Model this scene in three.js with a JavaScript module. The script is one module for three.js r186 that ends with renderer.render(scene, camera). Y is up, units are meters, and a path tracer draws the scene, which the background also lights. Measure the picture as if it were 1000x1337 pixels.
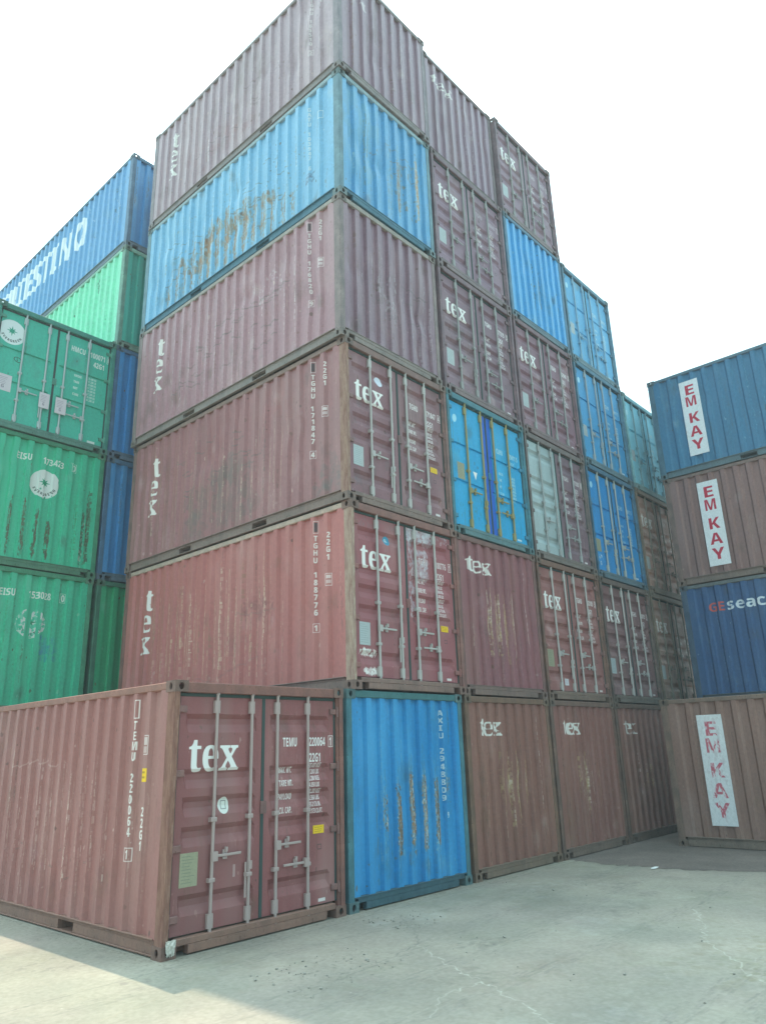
import * as THREE from 'three';
import { mergeGeometries, toCreasedNormals } from 'three/addons/utils/BufferGeometryUtils.js';
import { Brush, Evaluator, SUBTRACTION } from 'three-bvh-csg';

/* ------------------------------------------------------------------ camera, sky, sun, exposure */
const scene = new THREE.Scene();
const RAD = Math.PI / 180;
const camera = new THREE.PerspectiveCamera(69.157, 1000 / 1337, 0.05, 900);
camera.position.set(-6.884, 1.828, 6.91);
camera.rotation.order = 'YXZ';
camera.rotation.set(17.764 * RAD, -47.958 * RAD, -1.795 * RAD);
camera.updateMatrixWorld();

const SUN = new THREE.Vector3(0.18, 1, -0.37).normalize();
{
  // hazy summer sky: pale air that whitens toward the sun and toward the horizon
  const w = 512, h = 256, d = new Float32Array(w * h * 4), v = new THREE.Vector3();
  for (let j = 0; j < h; j++) for (let i = 0; i < w; i++) {
    const el = ((j + 0.5) / h - 0.5) * Math.PI, az = ((i + 0.5) / w - 0.5) * 2 * Math.PI;
    v.set(Math.cos(el) * Math.cos(az), Math.sin(el), Math.cos(el) * Math.sin(az));
    const g = Math.acos(THREE.MathUtils.clamp(v.dot(SUN), -1, 1)) / RAD;
    const hz = Math.exp(-Math.max(0, el / RAD) / 14);
    const glow = 2.7 * Math.exp(-g / 38), core = 2.2 * Math.exp(-g / 10);
    const k = (j * w + i) * 4, dim = el < 0 ? 0.45 : 1;
    d[k] = (0.115 + glow * 0.84 + core + 0.03 * hz) * dim;
    d[k + 1] = (0.32 + glow * 0.97 + core * 0.98 + 0.04 * hz) * dim;
    d[k + 2] = (0.39 + glow * 0.98 + core * 0.95 + 0.03 * hz) * dim;
    d[k + 3] = 1;
  }
  const sky = new THREE.DataTexture(d, w, h, THREE.RGBAFormat, THREE.FloatType);
  sky.mapping = THREE.EquirectangularReflectionMapping;
  sky.magFilter = sky.minFilter = THREE.LinearFilter;
  sky.colorSpace = THREE.LinearSRGBColorSpace;
  sky.needsUpdate = true;
  scene.background = sky;
  scene.environment = sky;
}
const sun = new THREE.DirectionalLight(new THREE.Color(1, 0.86, 0.64), 2.3);
sun.position.copy(SUN).multiplyScalar(60);
sun.castShadow = true;
sun.shadow.mapSize.set(4096, 4096);
Object.assign(sun.shadow.camera, { left: -30, right: 30, top: 30, bottom: -30, near: 1, far: 140 });
scene.add(sun, sun.target);

const renderer = new THREE.WebGLRenderer({ antialias: true });
renderer.toneMapping = THREE.LinearToneMapping;
renderer.toneMappingExposure = 2.02;
renderer.shadowMap.enabled = true;
scene.fog = new THREE.FogExp2(0xe8edf2, 0.003);

/* ------------------------------------------------------------------ small tools */
function rng(seed) { let a = seed >>> 0; return () => { a = (a + 0x6D2B79F5) | 0; let t = Math.imul(a ^ (a >>> 15), 1 | a); t = (t + Math.imul(t ^ (t >>> 7), 61 | t)) ^ t; return ((t ^ (t >>> 14)) >>> 0) / 4294967296; }; }
const S = ([r, g, b]) => new THREE.Color().setRGB(r / 255, g / 255, b / 255, THREE.SRGBColorSpace);
const mix = (a, b, t) => a.map((v, i) => v + (b[i] - v) * t);
const css = (c, a = 1) => `rgba(${c.map((v) => Math.round(Math.max(0, Math.min(255, v)))).join(',')},${a})`;
const taken = {};
function numbered(n) { if (!(n in taken)) { taken[n] = 0; return n; } taken[n]++; return n + '_' + String(taken[n]).padStart(3, '0'); }
function mesh(name, geo, mat, parent) { const m = new THREE.Mesh(geo, mat); m.name = name; m.castShadow = m.receiveShadow = true; parent.add(m); return m; }

// tileable value noise fields, 256 x 256
function field(seed, cells, oct) {
  const n = 256, out = new Float32Array(n * n); let amp = 1, tot = 0, c = cells;
  for (let o = 0; o < oct; o++, c *= 2, amp *= 0.55) {
    const r = rng(seed + o * 977), g = new Float32Array(c * c); for (let i = 0; i < c * c; i++) g[i] = r();
    tot += amp;
    for (let y = 0; y < n; y++) for (let x = 0; x < n; x++) {
      const fx = x / n * c, fy = y / n * c, ix = fx | 0, iy = fy | 0; let u = fx - ix, v = fy - iy; u = u * u * (3 - 2 * u); v = v * v * (3 - 2 * v);
      const i1 = (ix + 1) % c, j1 = (iy + 1) % c;
      out[y * n + x] += amp * ((g[iy * c + ix] * (1 - u) + g[iy * c + i1] * u) * (1 - v) + (g[j1 * c + ix] * (1 - u) + g[j1 * c + i1] * u) * v);
    }
  }
  for (let i = 0; i < n * n; i++) out[i] = out[i] / tot * 2 - 1;
  return out;
}
const NA = field(11, 4, 5), NB = field(23, 8, 4), NC = field(37, 64, 2);
const samp = (f, x, y) => f[((y | 0) & 255) * 256 + ((x | 0) & 255)];

/* ---- geometry: everything non-indexed with position, normal, uv in metres */
function finish(pos, uv, crease) {
  let g = new THREE.BufferGeometry();
  g.setAttribute('position', new THREE.Float32BufferAttribute(pos, 3));
  if (uv) g.setAttribute('uv', new THREE.Float32BufferAttribute(uv, 2));
  if (crease) g = toCreasedNormals(g, crease); else g.computeVertexNormals();
  if (!uv) uvBox(g);
  return g;
}
function uvBox(g) {
  const p = g.attributes.position, n = g.attributes.normal, uv = new Float32Array(p.count * 2);
  for (let i = 0; i < p.count; i += 3) {
    const a = Math.abs(n.getX(i)) , b = Math.abs(n.getY(i)), c = Math.abs(n.getZ(i));
    for (let k = i; k < i + 3; k++) {
      const x = p.getX(k), y = p.getY(k), z = p.getZ(k);
      if (a >= b && a >= c) { uv[2 * k] = z; uv[2 * k + 1] = y; } else if (b >= c) { uv[2 * k] = x; uv[2 * k + 1] = z; } else { uv[2 * k] = x; uv[2 * k + 1] = y; }
    }
  }
  g.setAttribute('uv', new THREE.Float32BufferAttribute(uv, 2));
  return g;
}
// box whose long edges are chamfered
function bar(x0, x1, y0, y1, z0, z1, c = 0.006) {
  const lo = [x0, y0, z0], hi = [x1, y1, z1], d = hi.map((v, i) => v - lo[i]);
  const A = d.indexOf(Math.max(...d)), B = (A + 1) % 3, C = (A + 2) % 3;
  c = Math.min(c, d[B] * 0.4, d[C] * 0.4);
  const oct = [[lo[B] + c, lo[C]], [hi[B] - c, lo[C]], [hi[B], lo[C] + c], [hi[B], hi[C] - c], [hi[B] - c, hi[C]], [lo[B] + c, hi[C]], [lo[B], hi[C] - c], [lo[B], lo[C] + c]];
  const pt = (k, e) => { const o = [0, 0, 0]; o[A] = e; o[B] = oct[k][0]; o[C] = oct[k][1]; return o; };
  const pos = [];
  for (let k = 0; k < 8; k++) { const n = (k + 1) % 8, a = pt(k, lo[A]), b = pt(n, lo[A]), e = pt(n, hi[A]), f = pt(k, hi[A]); pos.push(...a, ...b, ...e, ...a, ...e, ...f); }
  for (let k = 1; k < 7; k++) { pos.push(...pt(0, hi[A]), ...pt(k, hi[A]), ...pt(k + 1, hi[A])); pos.push(...pt(0, lo[A]), ...pt(k + 1, lo[A]), ...pt(k, lo[A])); }
  return finish(pos);
}
function tube(x, z, y0, y1, r, seg = 10) {
  const g = new THREE.CylinderGeometry(r, r, y1 - y0, seg).toNonIndexed(); g.translate(x, (y0 + y1) / 2, z); return g;
}
function poly(pts, y0, y1) { // closed outline in (x, z), extruded up y
  const sh = new THREE.Shape(pts.map(([x, z]) => new THREE.Vector2(x, -z)));
  let g = new THREE.ExtrudeGeometry(sh, { depth: y1 - y0, bevelEnabled: false });
  g.rotateX(-Math.PI / 2); g.translate(0, y0, 0); if (g.index) g = g.toNonIndexed(); g.computeVertexNormals(); return uvBox(g);
}
const merge = (l) => mergeGeometries(l.map((g) => { const n = g.index ? g.toNonIndexed() : g; for (const k of Object.keys(n.attributes)) if (!['position', 'normal', 'uv'].includes(k)) n.deleteAttribute(k); return n; }));
const cache = {};
const once = (k, f) => (cache[k] ||= f());

/* ------------------------------------------------------------------ container dimensions */
const W = 2.438, H = 2.591, HW = W / 2, STEP = 2.592, L20 = 6.058, L40 = 12.192;

// corner casting with its three oval holes, outward faces toward (+x, +y, +z)
const CASTING = (() => {
  const ev = new Evaluator(); ev.useGroups = false; ev.attributes = ['position', 'normal'];
  const B = (g) => { const b = new Brush(g); b.updateMatrixWorld(); return b; };
  const cx = 0.162, cy = 0.118, cz = 0.178;
  const box = new THREE.BoxGeometry(cx, cy, cz); box.translate(-cx / 2, -cy / 2, -cz / 2);
  const inner = new THREE.BoxGeometry(cx - 0.04, cy - 0.044, cz - 0.04); inner.translate(-cx / 2, -cy / 2, -cz / 2);
  const oval = (w, h, t) => { const g = new THREE.CylinderGeometry(0.5, 0.5, t, 12); g.scale(w, 1, h); return g; };
  const hz = oval(0.066, 0.078, 0.08); hz.rotateX(Math.PI / 2); hz.translate(-cx / 2 + 0.004, -cy / 2, 0);
  const hx = oval(0.078, 0.056, 0.08); hx.rotateZ(Math.PI / 2); hx.translate(0, -cy / 2, -cz / 2 + 0.004);
  const hy = oval(0.064, 0.124, 0.08); hy.translate(-cx / 2, 0, -cz / 2);
  let r = B(box); for (const g of [inner, hz, hx, hy]) r = ev.evaluate(r, B(g), SUBTRACTION);
  const g = r.geometry.index ? r.geometry.toNonIndexed() : r.geometry;
  const p = Array.from(g.attributes.position.array).slice(0, 3 * (g.drawRange.count !== Infinity ? Math.min(g.drawRange.count, g.attributes.position.count) : g.attributes.position.count));
  return (sx, sy, sz) => {
    const o = p.slice(), flip = sx * sy * sz < 0;
    for (let i = 0; i < o.length; i += 3) { o[i] *= sx; o[i + 1] *= sy; o[i + 2] *= sz; }
    if (flip) for (let i = 0; i < o.length; i += 9) for (let k = 0; k < 3; k++) { const t = o[i + 3 + k]; o[i + 3 + k] = o[i + 6 + k]; o[i + 6 + k] = t; }
    return finish(o);
  };
})();

// corrugated sheet standing in the plane (s, y), outward = +d. map(s, y, d) -> xyz. dents push inward
function corrugated(s0, s1, y0, y1, prof, rows, dent, map, uvOf) {
  const [fo, sl, fi, depth] = prof, pitch = fo + fi + 2 * sl, n = Math.floor((s1 - s0 - fo) / pitch), m = (s1 - s0 - n * pitch) / 2;
  const ss = [[s0, 0]];
  for (let i = 0; i <= n; i++) {
    const b = s0 + m + (i - 0) * pitch;
    if (i === 0) ss.push([b - 0.001, 0]); else ss.push([b - fo / 2, 0]);
    if (i < n) ss.push([b + fo / 2, 0], [b + fo / 2 + sl, -depth], [b + fo / 2 + sl + fi, -depth]);
  }
  ss.push([s1, 0]);
  const ptv = ss.map(([s, d]) => { const col = []; for (let r = 0; r <= rows; r++) { const y = y0 + (y1 - y0) * r / rows; const q = dent ? dent(s, y) : [0, 0]; col.push([map(s + q[1], y, d + q[0]), uvOf(s, y)]); } return col; });
  const pos = [], uv = [];
  for (let i = 0; i + 1 < ptv.length; i++) for (let r = 0; r < rows; r++) {
    const a = ptv[i][r], b = ptv[i + 1][r], c = ptv[i + 1][r + 1], d = ptv[i][r + 1];
    for (const q of [a, b, c, a, c, d]) { pos.push(...q[0]); uv.push(...q[1]); }
  }
  return finish(pos, uv, 0.3);
}
function dents(seed, s0, s1, y0, y1, count, amp) {
  const r = rng(seed), D = [];
  for (let i = 0; i < count; i++) D.push([s0 + r() * (s1 - s0), y0 + 0.15 + r() * (y1 - y0 - 0.3), 0.09 + r() * 0.25, 0.07 + r() * 0.25, -amp * 0.8 * (0.3 + r() * r()) * (r() < 0.2 ? -0.5 : 1), (r() - 0.5) * 0.05]);
  const ox = r() * 200, oy = r() * 200;
  return (s, y) => {
    const e = Math.min(1, (y - y0) / 0.15, (y1 - y) / 0.15, (s - s0) / 0.15, (s1 - s) / 0.15); if (e <= 0) return [0, 0];
    let d = 0.006 * samp(NA, s * 40 + ox, y * 40 + oy), q = 0.006 * samp(NB, s * 40 + oy, y * 40 + ox);
    for (const [cs, cy, ws, wy, a, sk] of D) { const k = Math.exp(-(((s - cs) / ws) ** 2) - ((y - cy) / wy) ** 2); d += a * k; q += sk * k; }
    return [d * e, q * e];
  };
}
const SIDE = [0.078, 0.04, 0.12, 0.042], END = [0.098, 0.02, 0.127, 0.05];
// side = -1 or +1 ; uv covers the whole L x H of the container side
function sideGeo(L, side, dent) {
  const s0 = -L / 2 + 0.135, s1 = L / 2 - 0.135;
  return corrugated(s0, s1, 0.162, 2.512, SIDE, dent ? 22 : 2, dent, (s, y, d) => (side < 0 ? [-(HW - 0.014) - d, y, s] : [HW - 0.014 + d, y, -s]), (s, y) => [(s + L / 2) / L, y / H]);
}
function endGeo(L, dir, dent) {
  const s0 = -HW + 0.1, s1 = HW - 0.1;
  return corrugated(s0, s1, 0.15, 2.5, END, dent ? 24 : 2, dent, (s, y, d) => [s * dir, y, dir * (L / 2 - 0.02 + d)], (s, y) => [(s + HW) / W, y / H]);
}

/* ------------------------------------------------------------------ painted faces (colour only) */
const faces = [];
class Face {
  constructor(w, h, ppm, seed, base, o = {}) {
    const cw = Math.round(w * ppm), ch = Math.round(h * ppm);
    this.cv = document.createElement('canvas'); this.cv.width = cw; this.cv.height = ch;
    this.c = this.cv.getContext('2d'); this.p = ppm; this.w = w; this.h = h; this.r = rng(seed); this.base = base;
    const img = this.c.createImageData(cw, ch), D = img.data;
    const fade = o.fade || mix(base, [190, 175, 165], 0.45), dark = o.dark || mix(base, [70, 62, 58], 0.5), kf = (o.kf ?? 0.35) * 1.5, kd = (o.kd ?? 0.3) * 1.5, gr = o.grain ?? 0.05;
    const ax = this.r() * 256, ay = this.r() * 256, bx = this.r() * 256, by = this.r() * 256;
    for (let y = 0; y < ch; y++) for (let x = 0; x < cw; x++) {
      const X = x / ppm, Y = y / ppm;
      const n1 = samp(NA, X * 46 + ax, Y * 30 + ay), n2 = samp(NB, X * 130 + bx, Y * 16 + by), n3 = samp(NC, x * 0.9 + ax, y * 0.7 + bx), n4 = samp(NA, X * 22 + by, Y * 22 + ax);
      let f = Math.max(0, n1 * 1.6 + n2 * 0.9) * kf, k = Math.max(0, -n4 * 1.5 + n2 * 0.8 + n3 * 0.3) * kd;
      f = Math.min(f, 0.8); k = Math.min(k, 0.8);
      const m = 1 + gr * n3 + 0.05 * n2, i = (y * cw + x) * 4;
      for (let q = 0; q < 3; q++) { let v = base[q]; v += (fade[q] - v) * f; v += (dark[q] - v) * k; D[i + q] = Math.max(0, Math.min(255, v * m)); }
      D[i + 3] = 255;
    }
    this.c.putImageData(img, 0, 0);
  }
  rect(x, y, w, h, col, a = 1) { this.c.fillStyle = css(col, a); this.c.fillRect(x * this.p, y * this.p, w * this.p, h * this.p); }
  text(str, x, y, h, o = {}) { // h = cap height in metres, y = baseline
    const c = this.c; c.save(); c.translate(x * this.p, y * this.p); if (o.rot) c.rotate(o.rot); c.scale(o.sx ?? 0.72, 1); if (o.skew) c.transform(1, 0, -o.skew, 1, 0, 0);
    c.font = `${o.weight || 'bold'} ${h * this.p / 0.715}px ${o.font || 'sans-serif'}`; c.textAlign = o.align || 'left'; c.fillStyle = css(o.col || [228, 224, 218], o.a ?? 0.95);
    if (o.fit) { const k = o.fit * this.p / (c.measureText(str).width * (o.sx ?? 0.72)); c.scale(k, 1); }
    c.fillText(str, 0, 0); c.restore();
  }
  stack(str, x, y, h, step, o = {}) { [...str].forEach((s, i) => { if (s !== ' ') this.text(s, x, y + h + i * step, h, { align: 'center', ...o }); }); }
  outline(x, y, w, h, t, col = [228, 224, 218]) { this.c.strokeStyle = css(col, 0.9); this.c.lineWidth = t * this.p; this.c.strokeRect(x * this.p, y * this.p, w * this.p, h * this.p); }
  // paint knocked off in small flakes inside a box
  flakes(x, y, w, h, n, cols, s0 = 0.006, s1 = 0.03, a = 0.85, tall = 1) {
    const c = this.c, r = this.r, p = this.p;
    for (let i = 0; i < n; i++) {
      const px = (x + r() * w) * p, py = (y + r() * h) * p, s = (s0 + r() * r() * (s1 - s0)) * p; c.fillStyle = css(cols[(r() * cols.length) | 0], a * (0.5 + 0.5 * r()));
      c.beginPath(); const m = 6; for (let k = 0; k < m; k++) { const t = k / m * 6.283, q = s * (0.4 + r() * 0.7); c[k ? 'lineTo' : 'moveTo'](px + Math.cos(t) * q, py + Math.sin(t) * q * tall * (0.6 + r())); } c.fill();
    }
  }
  // long vertical rub marks (forklift and stacking scrapes)
  scratch(x, y0, y1, col, a = 0.7, wd = 0.008) {
    const c = this.c, r = this.r, p = this.p; let X = x, y = y0;
    while (y < y1) { const l = 0.01 + r() * 0.07; if (r() < 0.8) { c.fillStyle = css(col, a * (0.3 + 0.7 * r())); c.fillRect((X + (r() - 0.5) * 0.004) * p, y * p, Math.max(0.7, wd * (0.3 + r()) * p), l * p); } X += (r() - 0.5) * 0.006; y += l * (0.8 + 0.6 * r()); }
  }
  run(x, y0, y1, cols, wd = 0.05, a = 0.7, n = 8) { for (let i = 0; i < n; i++) { const s = y0 + this.r() * this.r() * (y1 - y0) * 0.5, e = y1 - this.r() * this.r() * (y1 - y0) * 0.5; this.scratch(x + (this.r() - 0.5) * wd, s, e, cols[(this.r() * cols.length) | 0], a, 0.022); } }
  streak(x, y0, y1, col, a = 0.25, wd = 0.03) { // run-off: many thin lines
    for (let i = 0; i < 5; i++) { const s = y0 + this.r() * 0.15, e = s + (y1 - s) * (0.4 + 0.6 * this.r()); this.scratch(x + (this.r() - 0.5) * wd, s, e, col, a, 0.008); }
  }
  tear(x, y, w, col = [70, 55, 50], a = 0.8) { // jagged sideways gouge
    const c = this.c, r = this.r, p = this.p; c.strokeStyle = css(col, a); c.lineWidth = Math.max(1, 0.02 * p); c.beginPath(); c.moveTo(x * p, y * p); let X = x, Y = y;
    while (X < x + w) { X += 0.02 + r() * 0.06; Y += (r() - 0.5) * 0.06; c.lineTo(X * p, Y * p); } c.stroke();
    c.strokeStyle = css(mix(this.base, [225, 215, 205], 0.5), a * 0.6); c.lineWidth = Math.max(1, 0.012 * p); c.translate(0, 0.02 * p); c.stroke(); c.setTransform(1, 0, 0, 1, 0, 0);
  }
  ribs(end, x0, x1, y0, y1, cols, k = 1, wd = 0.02) { // paint rubbed off the proud ribs
    const r = this.r, p0 = end ? 0.159 : 0.249, dp = end ? 0.265 : 0.278;
    for (let X = p0; X < this.w; X += dp) if (X >= x0 && X <= x1) for (let i = 0; i < 5; i++) { if (r() > k) continue; const s = y0 + r() * (y1 - y0) * 0.7; this.scratch(X + (r() - 0.5) * (end ? 0.1 : 0.06), s, s + (y1 - s) * (0.3 + 0.7 * r()), cols[(r() * cols.length) | 0], 0.25 + 0.55 * r(), wd * (0.3 + r())); }
  }
  general(k = 1, o = {}) { // everyday wear
    const r = this.r, rust = o.rust || [112, 78, 58], pale = o.pale || mix(this.base, [215, 200, 185], 0.6);
    for (let i = 0; i < 26 * k * this.w / 2.4; i++) this.scratch(r() * this.w, r() * this.h * 0.8, this.h * (0.2 + 0.8 * r()), r() < 0.6 ? pale : rust, 0.15 + 0.4 * r(), 0.006 + r() * 0.012);
    for (let i = 0; i < 14 * k * this.w / 2.4; i++) { const x = r() * this.w, y = r() * this.h; this.streak(x, y, y + 0.2 + r() * 0.9, rust, 0.1 + 0.2 * r()); }
    this.flakes(0, 0, this.w, this.h, 70 * k * this.w / 2.4, [rust, mix(rust, [60, 45, 40], 0.5), pale], 0.005, 0.03, 0.7, 1.8);
    const A = this.w / 2.4; // broad faded and grimy patches with ragged outlines
    for (let i = 0; i < 9 * A; i++) { const x = r() * this.w, y = r() * this.h, R = 0.1 + 0.35 * r(), pc = r() < 0.5 ? mix(this.base, [205, 192, 182], 0.4) : mix(this.base, [84, 70, 60], 0.5); for (let q = 0; q < 14; q++) this.flakes(x + (r() - 0.5) * R, y + (r() - 0.5) * R, R * 0.6, R * 1.1, 4, [pc], 0.02, 0.12, 0.12 * k, 1.6); }
    for (let i = 0; i < 7 * A * k; i++) { const x = r() * this.w, y = 0.1 + r() * 1.6; this.run(x, y, y + 0.3 + r() * 0.9, [rust, mix(rust, this.base, 0.5), mix(rust, [70, 56, 48], 0.5)], 0.03, 0.3, 3); }
    this.flakes(0, this.h - 0.5, this.w, 0.45, 50 * k * this.w / 2.4, [rust, pale], 0.004, 0.022, 0.5, 1.6);
  }
  material(rough = 0.62) {
    const t = new THREE.CanvasTexture(this.cv); t.colorSpace = THREE.SRGBColorSpace; t.anisotropy = 8; t.wrapS = t.wrapT = THREE.ClampToEdgeWrapping;
    return new THREE.MeshStandardMaterial({ map: t, roughness: rough, metalness: 0 });
  }
}
// grime tile for frames, rails and posts, in metres; multiplied by the paint colour
function tile(seed, f) { const cv = document.createElement('canvas'); cv.width = cv.height = 512; f(cv.getContext('2d'), rng(seed)); const t = new THREE.CanvasTexture(cv); t.wrapS = t.wrapT = THREE.RepeatWrapping; t.colorSpace = THREE.SRGBColorSpace; return t; }
const GRIME = tile(5, (c, r) => {
  const im = c.createImageData(512, 512), D = im.data;
  for (let y = 0; y < 512; y++) for (let x = 0; x < 512; x++) { const n = samp(NA, x * 0.5, y * 0.5), m = samp(NB, x * 0.5, y * 0.25), q = samp(NC, x, y), i = (y * 512 + x) * 4; const v = 222 + 36 * n + 22 * m + 14 * q; D[i] = v + 6 * m; D[i + 1] = v; D[i + 2] = v - 8 * n - 4; D[i + 3] = 255; }
  c.putImageData(im, 0, 0);
  for (let i = 0; i < 160; i++) { c.fillStyle = css([120, 92, 70], 0.25 + 0.4 * r()); c.fillRect(r() * 512, r() * 512, 1 + r() * 3, 4 + r() * 40 * r()); }
});
const WORN = tile(6, (c, r) => { // posts whose paint has chipped to primer and surface rust
  const im = c.createImageData(512, 512), D = im.data, A = [172, 134, 120], B = [202, 174, 150], C = [152, 112, 94];
  for (let y = 0; y < 512; y++) for (let x = 0; x < 512; x++) { const n = samp(NA, x * 2, y * 0.5), m = samp(NB, x * 1.5 + 40, y * 0.5), q = samp(NC, x, y * 0.25), i = (y * 512 + x) * 4, t = Math.max(0, Math.min(1, 0.45 + 1.1 * n + 0.4 * q)), u = Math.max(0, Math.min(0.8, m * 1.2 - 0.2 + 0.2 * q)); for (let k = 0; k < 3; k++) { let v = A[k] + (B[k] - A[k]) * t; v += (C[k] - v) * u; D[i + k] = v; } D[i + 3] = 255; }
  c.putImageData(im, 0, 0);
  for (let i = 0; i < 160; i++) { c.fillStyle = css(r() < 0.5 ? [224, 212, 196] : [134, 98, 82], 0.2 + 0.3 * r()); c.fillRect(r() * 512, r() * 540 - 30, 1 + r() * 4, 10 + r() * r() * 120); }
});
const mats = {};
function paint(col, map = GRIME, rough = 0.68) { const k = col.map(Math.round).join() + (map === WORN ? 'w' : 'g') + rough; return (mats[k] ||= new THREE.MeshStandardMaterial({ color: S(col), map, roughness: rough })); }
const plain = (col, rough = 0.6, metal = 0) => (mats['p' + col + rough + metal] ||= new THREE.MeshStandardMaterial({ color: S(col), roughness: rough, metalness: metal }));

/* ------------------------------------------------------------------ door leaves */
const TROUGH = [[0.08, 0.165], [0.325, 0.41], [0.445, 0.53], [0.57, 0.655], [0.845, 0.93]];
const SEAMS = [[0.335, 0.36], [0.635, 0.66]];
const DY0 = 0.172, DY1 = 2.436, LEAF = HW - 0.118;          // leaf height range and half opening
function leafGeo(L, left, style) {
  const x0 = left ? -LEAF : 0.022, x1 = left ? -0.022 : LEAF, h = DY1 - DY0, zf = L / 2 - 0.072;
  const m = style === 'tex' ? 0.075 : 0.06, sl = style === 'tex' ? 0.04 : 0.012, dep = style === 'tex' ? 0.036 : 0.026;
  const xs = [[x0, 0], [x0 + m, 0], [x0 + m + sl, 1], [x1 - m - sl, 1], [x1 - m, 0], [x1, 0]];
  const ys = [[DY1, 0]];
  for (const [a, b] of style === 'tex' ? TROUGH : SEAMS) {
    const A = DY1 - a * h, B = DY1 - b * h, t = A - B;
    if (style === 'tex') ys.push([A, 0], [A - t * 0.26, 1], [A - t * 0.56, 1], [B, 0]); else ys.push([A, 0], [A - t * 0.2, 1], [A - t * 0.8, 1], [B, 0]);
  }
  ys.push([DY0, 0]);
  const pos = [], uv = [], P = (i, j) => [xs[i][0], ys[j][0], zf - dep * xs[i][1] * ys[j][1]];
  for (let i = 0; i + 1 < xs.length; i++) for (let j = 0; j + 1 < ys.length; j++)
    for (const [a, b] of [[i, j], [i, j + 1], [i + 1, j + 1], [i, j], [i + 1, j + 1], [i + 1, j]]) { const q = P(a, b); pos.push(...q); uv.push((q[0] + HW) / W, q[1] / H); }
  const rim = merge([bar(x0, x1, DY1 - 0.03, DY1 - 0.0005, zf - 0.05, zf - 0.002), bar(x0, x1, DY0 + 0.0005, DY0 + 0.03, zf - 0.05, zf - 0.002), bar(x0 + 0.0005, x0 + 0.03, DY0 + 0.03, DY1 - 0.03, zf - 0.05, zf - 0.002), bar(x1 - 0.03, x1 - 0.0005, DY0 + 0.03, DY1 - 0.03, zf - 0.05, zf - 0.002)]);
  { const p = rim.attributes.position, u = rim.attributes.uv; for (let i = 0; i < p.count; i++) u.setXY(i, (p.getX(i) + HW) / W, p.getY(i) / H); }
  return merge([finish(pos, uv), rim]);
}
const RODX = [-HW + 0.56, -HW + 1.03, -HW + 1.4, -HW + 1.87];
function rodGeo(L, i) {
  const x = RODX[i], z = L / 2 - 0.038, zb = L / 2 - 0.074, g = [tube(x, z, 0.1, 2.5, 0.0185)];
  for (const y of [0.25, 2.33]) g.push(bar(x - 0.036, x + 0.036, y - 0.065, y + 0.065, zb, z + 0.012, 0.008));
  g.push(bar(x - 0.04, x + 0.03, 1.17, 1.215, zb, z + 0.02, 0.006), bar(x - 0.04, x + 0.03, 0.6, 0.64, zb, z + 0.02, 0.006));
  for (const y of [0.115, 2.492]) g.push(bar(x - 0.028, x + 0.02, y - 0.022, y + 0.022, z - 0.03, z + 0.024, 0.008), tube(x + 0.006, z + 0.012, y - 0.035, y + 0.035, 0.011, 6));
  return merge(g);
}
function handleGeo(L, i) {
  const x = RODX[i], z = L / 2 - 0.032, y = [0.84, 0.7, 0.86, 0.64][i], d = i === 3 ? -1 : 1;
  if (i === 1) return merge([bar(x - 0.012, x + 0.03, y - 0.03, y + 0.05, z - 0.03, z + 0.02, 0.006), bar(x - 0.05, x - 0.026, y - 0.3, y + 0.04, z - 0.018, z - 0.004, 0.004)]);
  const a = (p, q) => (d > 0 ? [x + p, x + q] : [x - q, x - p]);
  return merge([bar(...a(-0.012, 0.06), y - 0.045, y + 0.045, z - 0.03, z + 0.02, 0.006), bar(...a(0.06, 0.36), y - 0.012, y + 0.014, z - 0.012, z + 0.002, 0.004), bar(...a(0.14, 0.2), y - 0.04, y + 0.05, z - 0.034, z - 0.016, 0.006), bar(...a(0.16, 0.19), y + 0.03, y + 0.075, z - 0.03, z + 0.006, 0.005)]);
}
const RAILZ = (L, s) => [];
function notched(L, dir, y0, y1, zin, zout) { // bottom end rail with handling notches next to the castings
  const f = (x0, x1, a, b, i, o) => (dir > 0 ? bar(x0, x1, a, b, L / 2 - i, L / 2 - o) : bar(x0, x1, a, b, -L / 2 + o, -L / 2 + i));
  return merge([f(-HW + 0.1625, HW - 0.1625, 0.095, y1, zin, zout), f(-HW + 0.3, HW - 0.3, y0, 0.0948, zin, zout + 0.001), f(-HW + 0.1625, HW - 0.1625, 0.02, 0.09, zin + 0.09, zin + 0.05)]);
}

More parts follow.
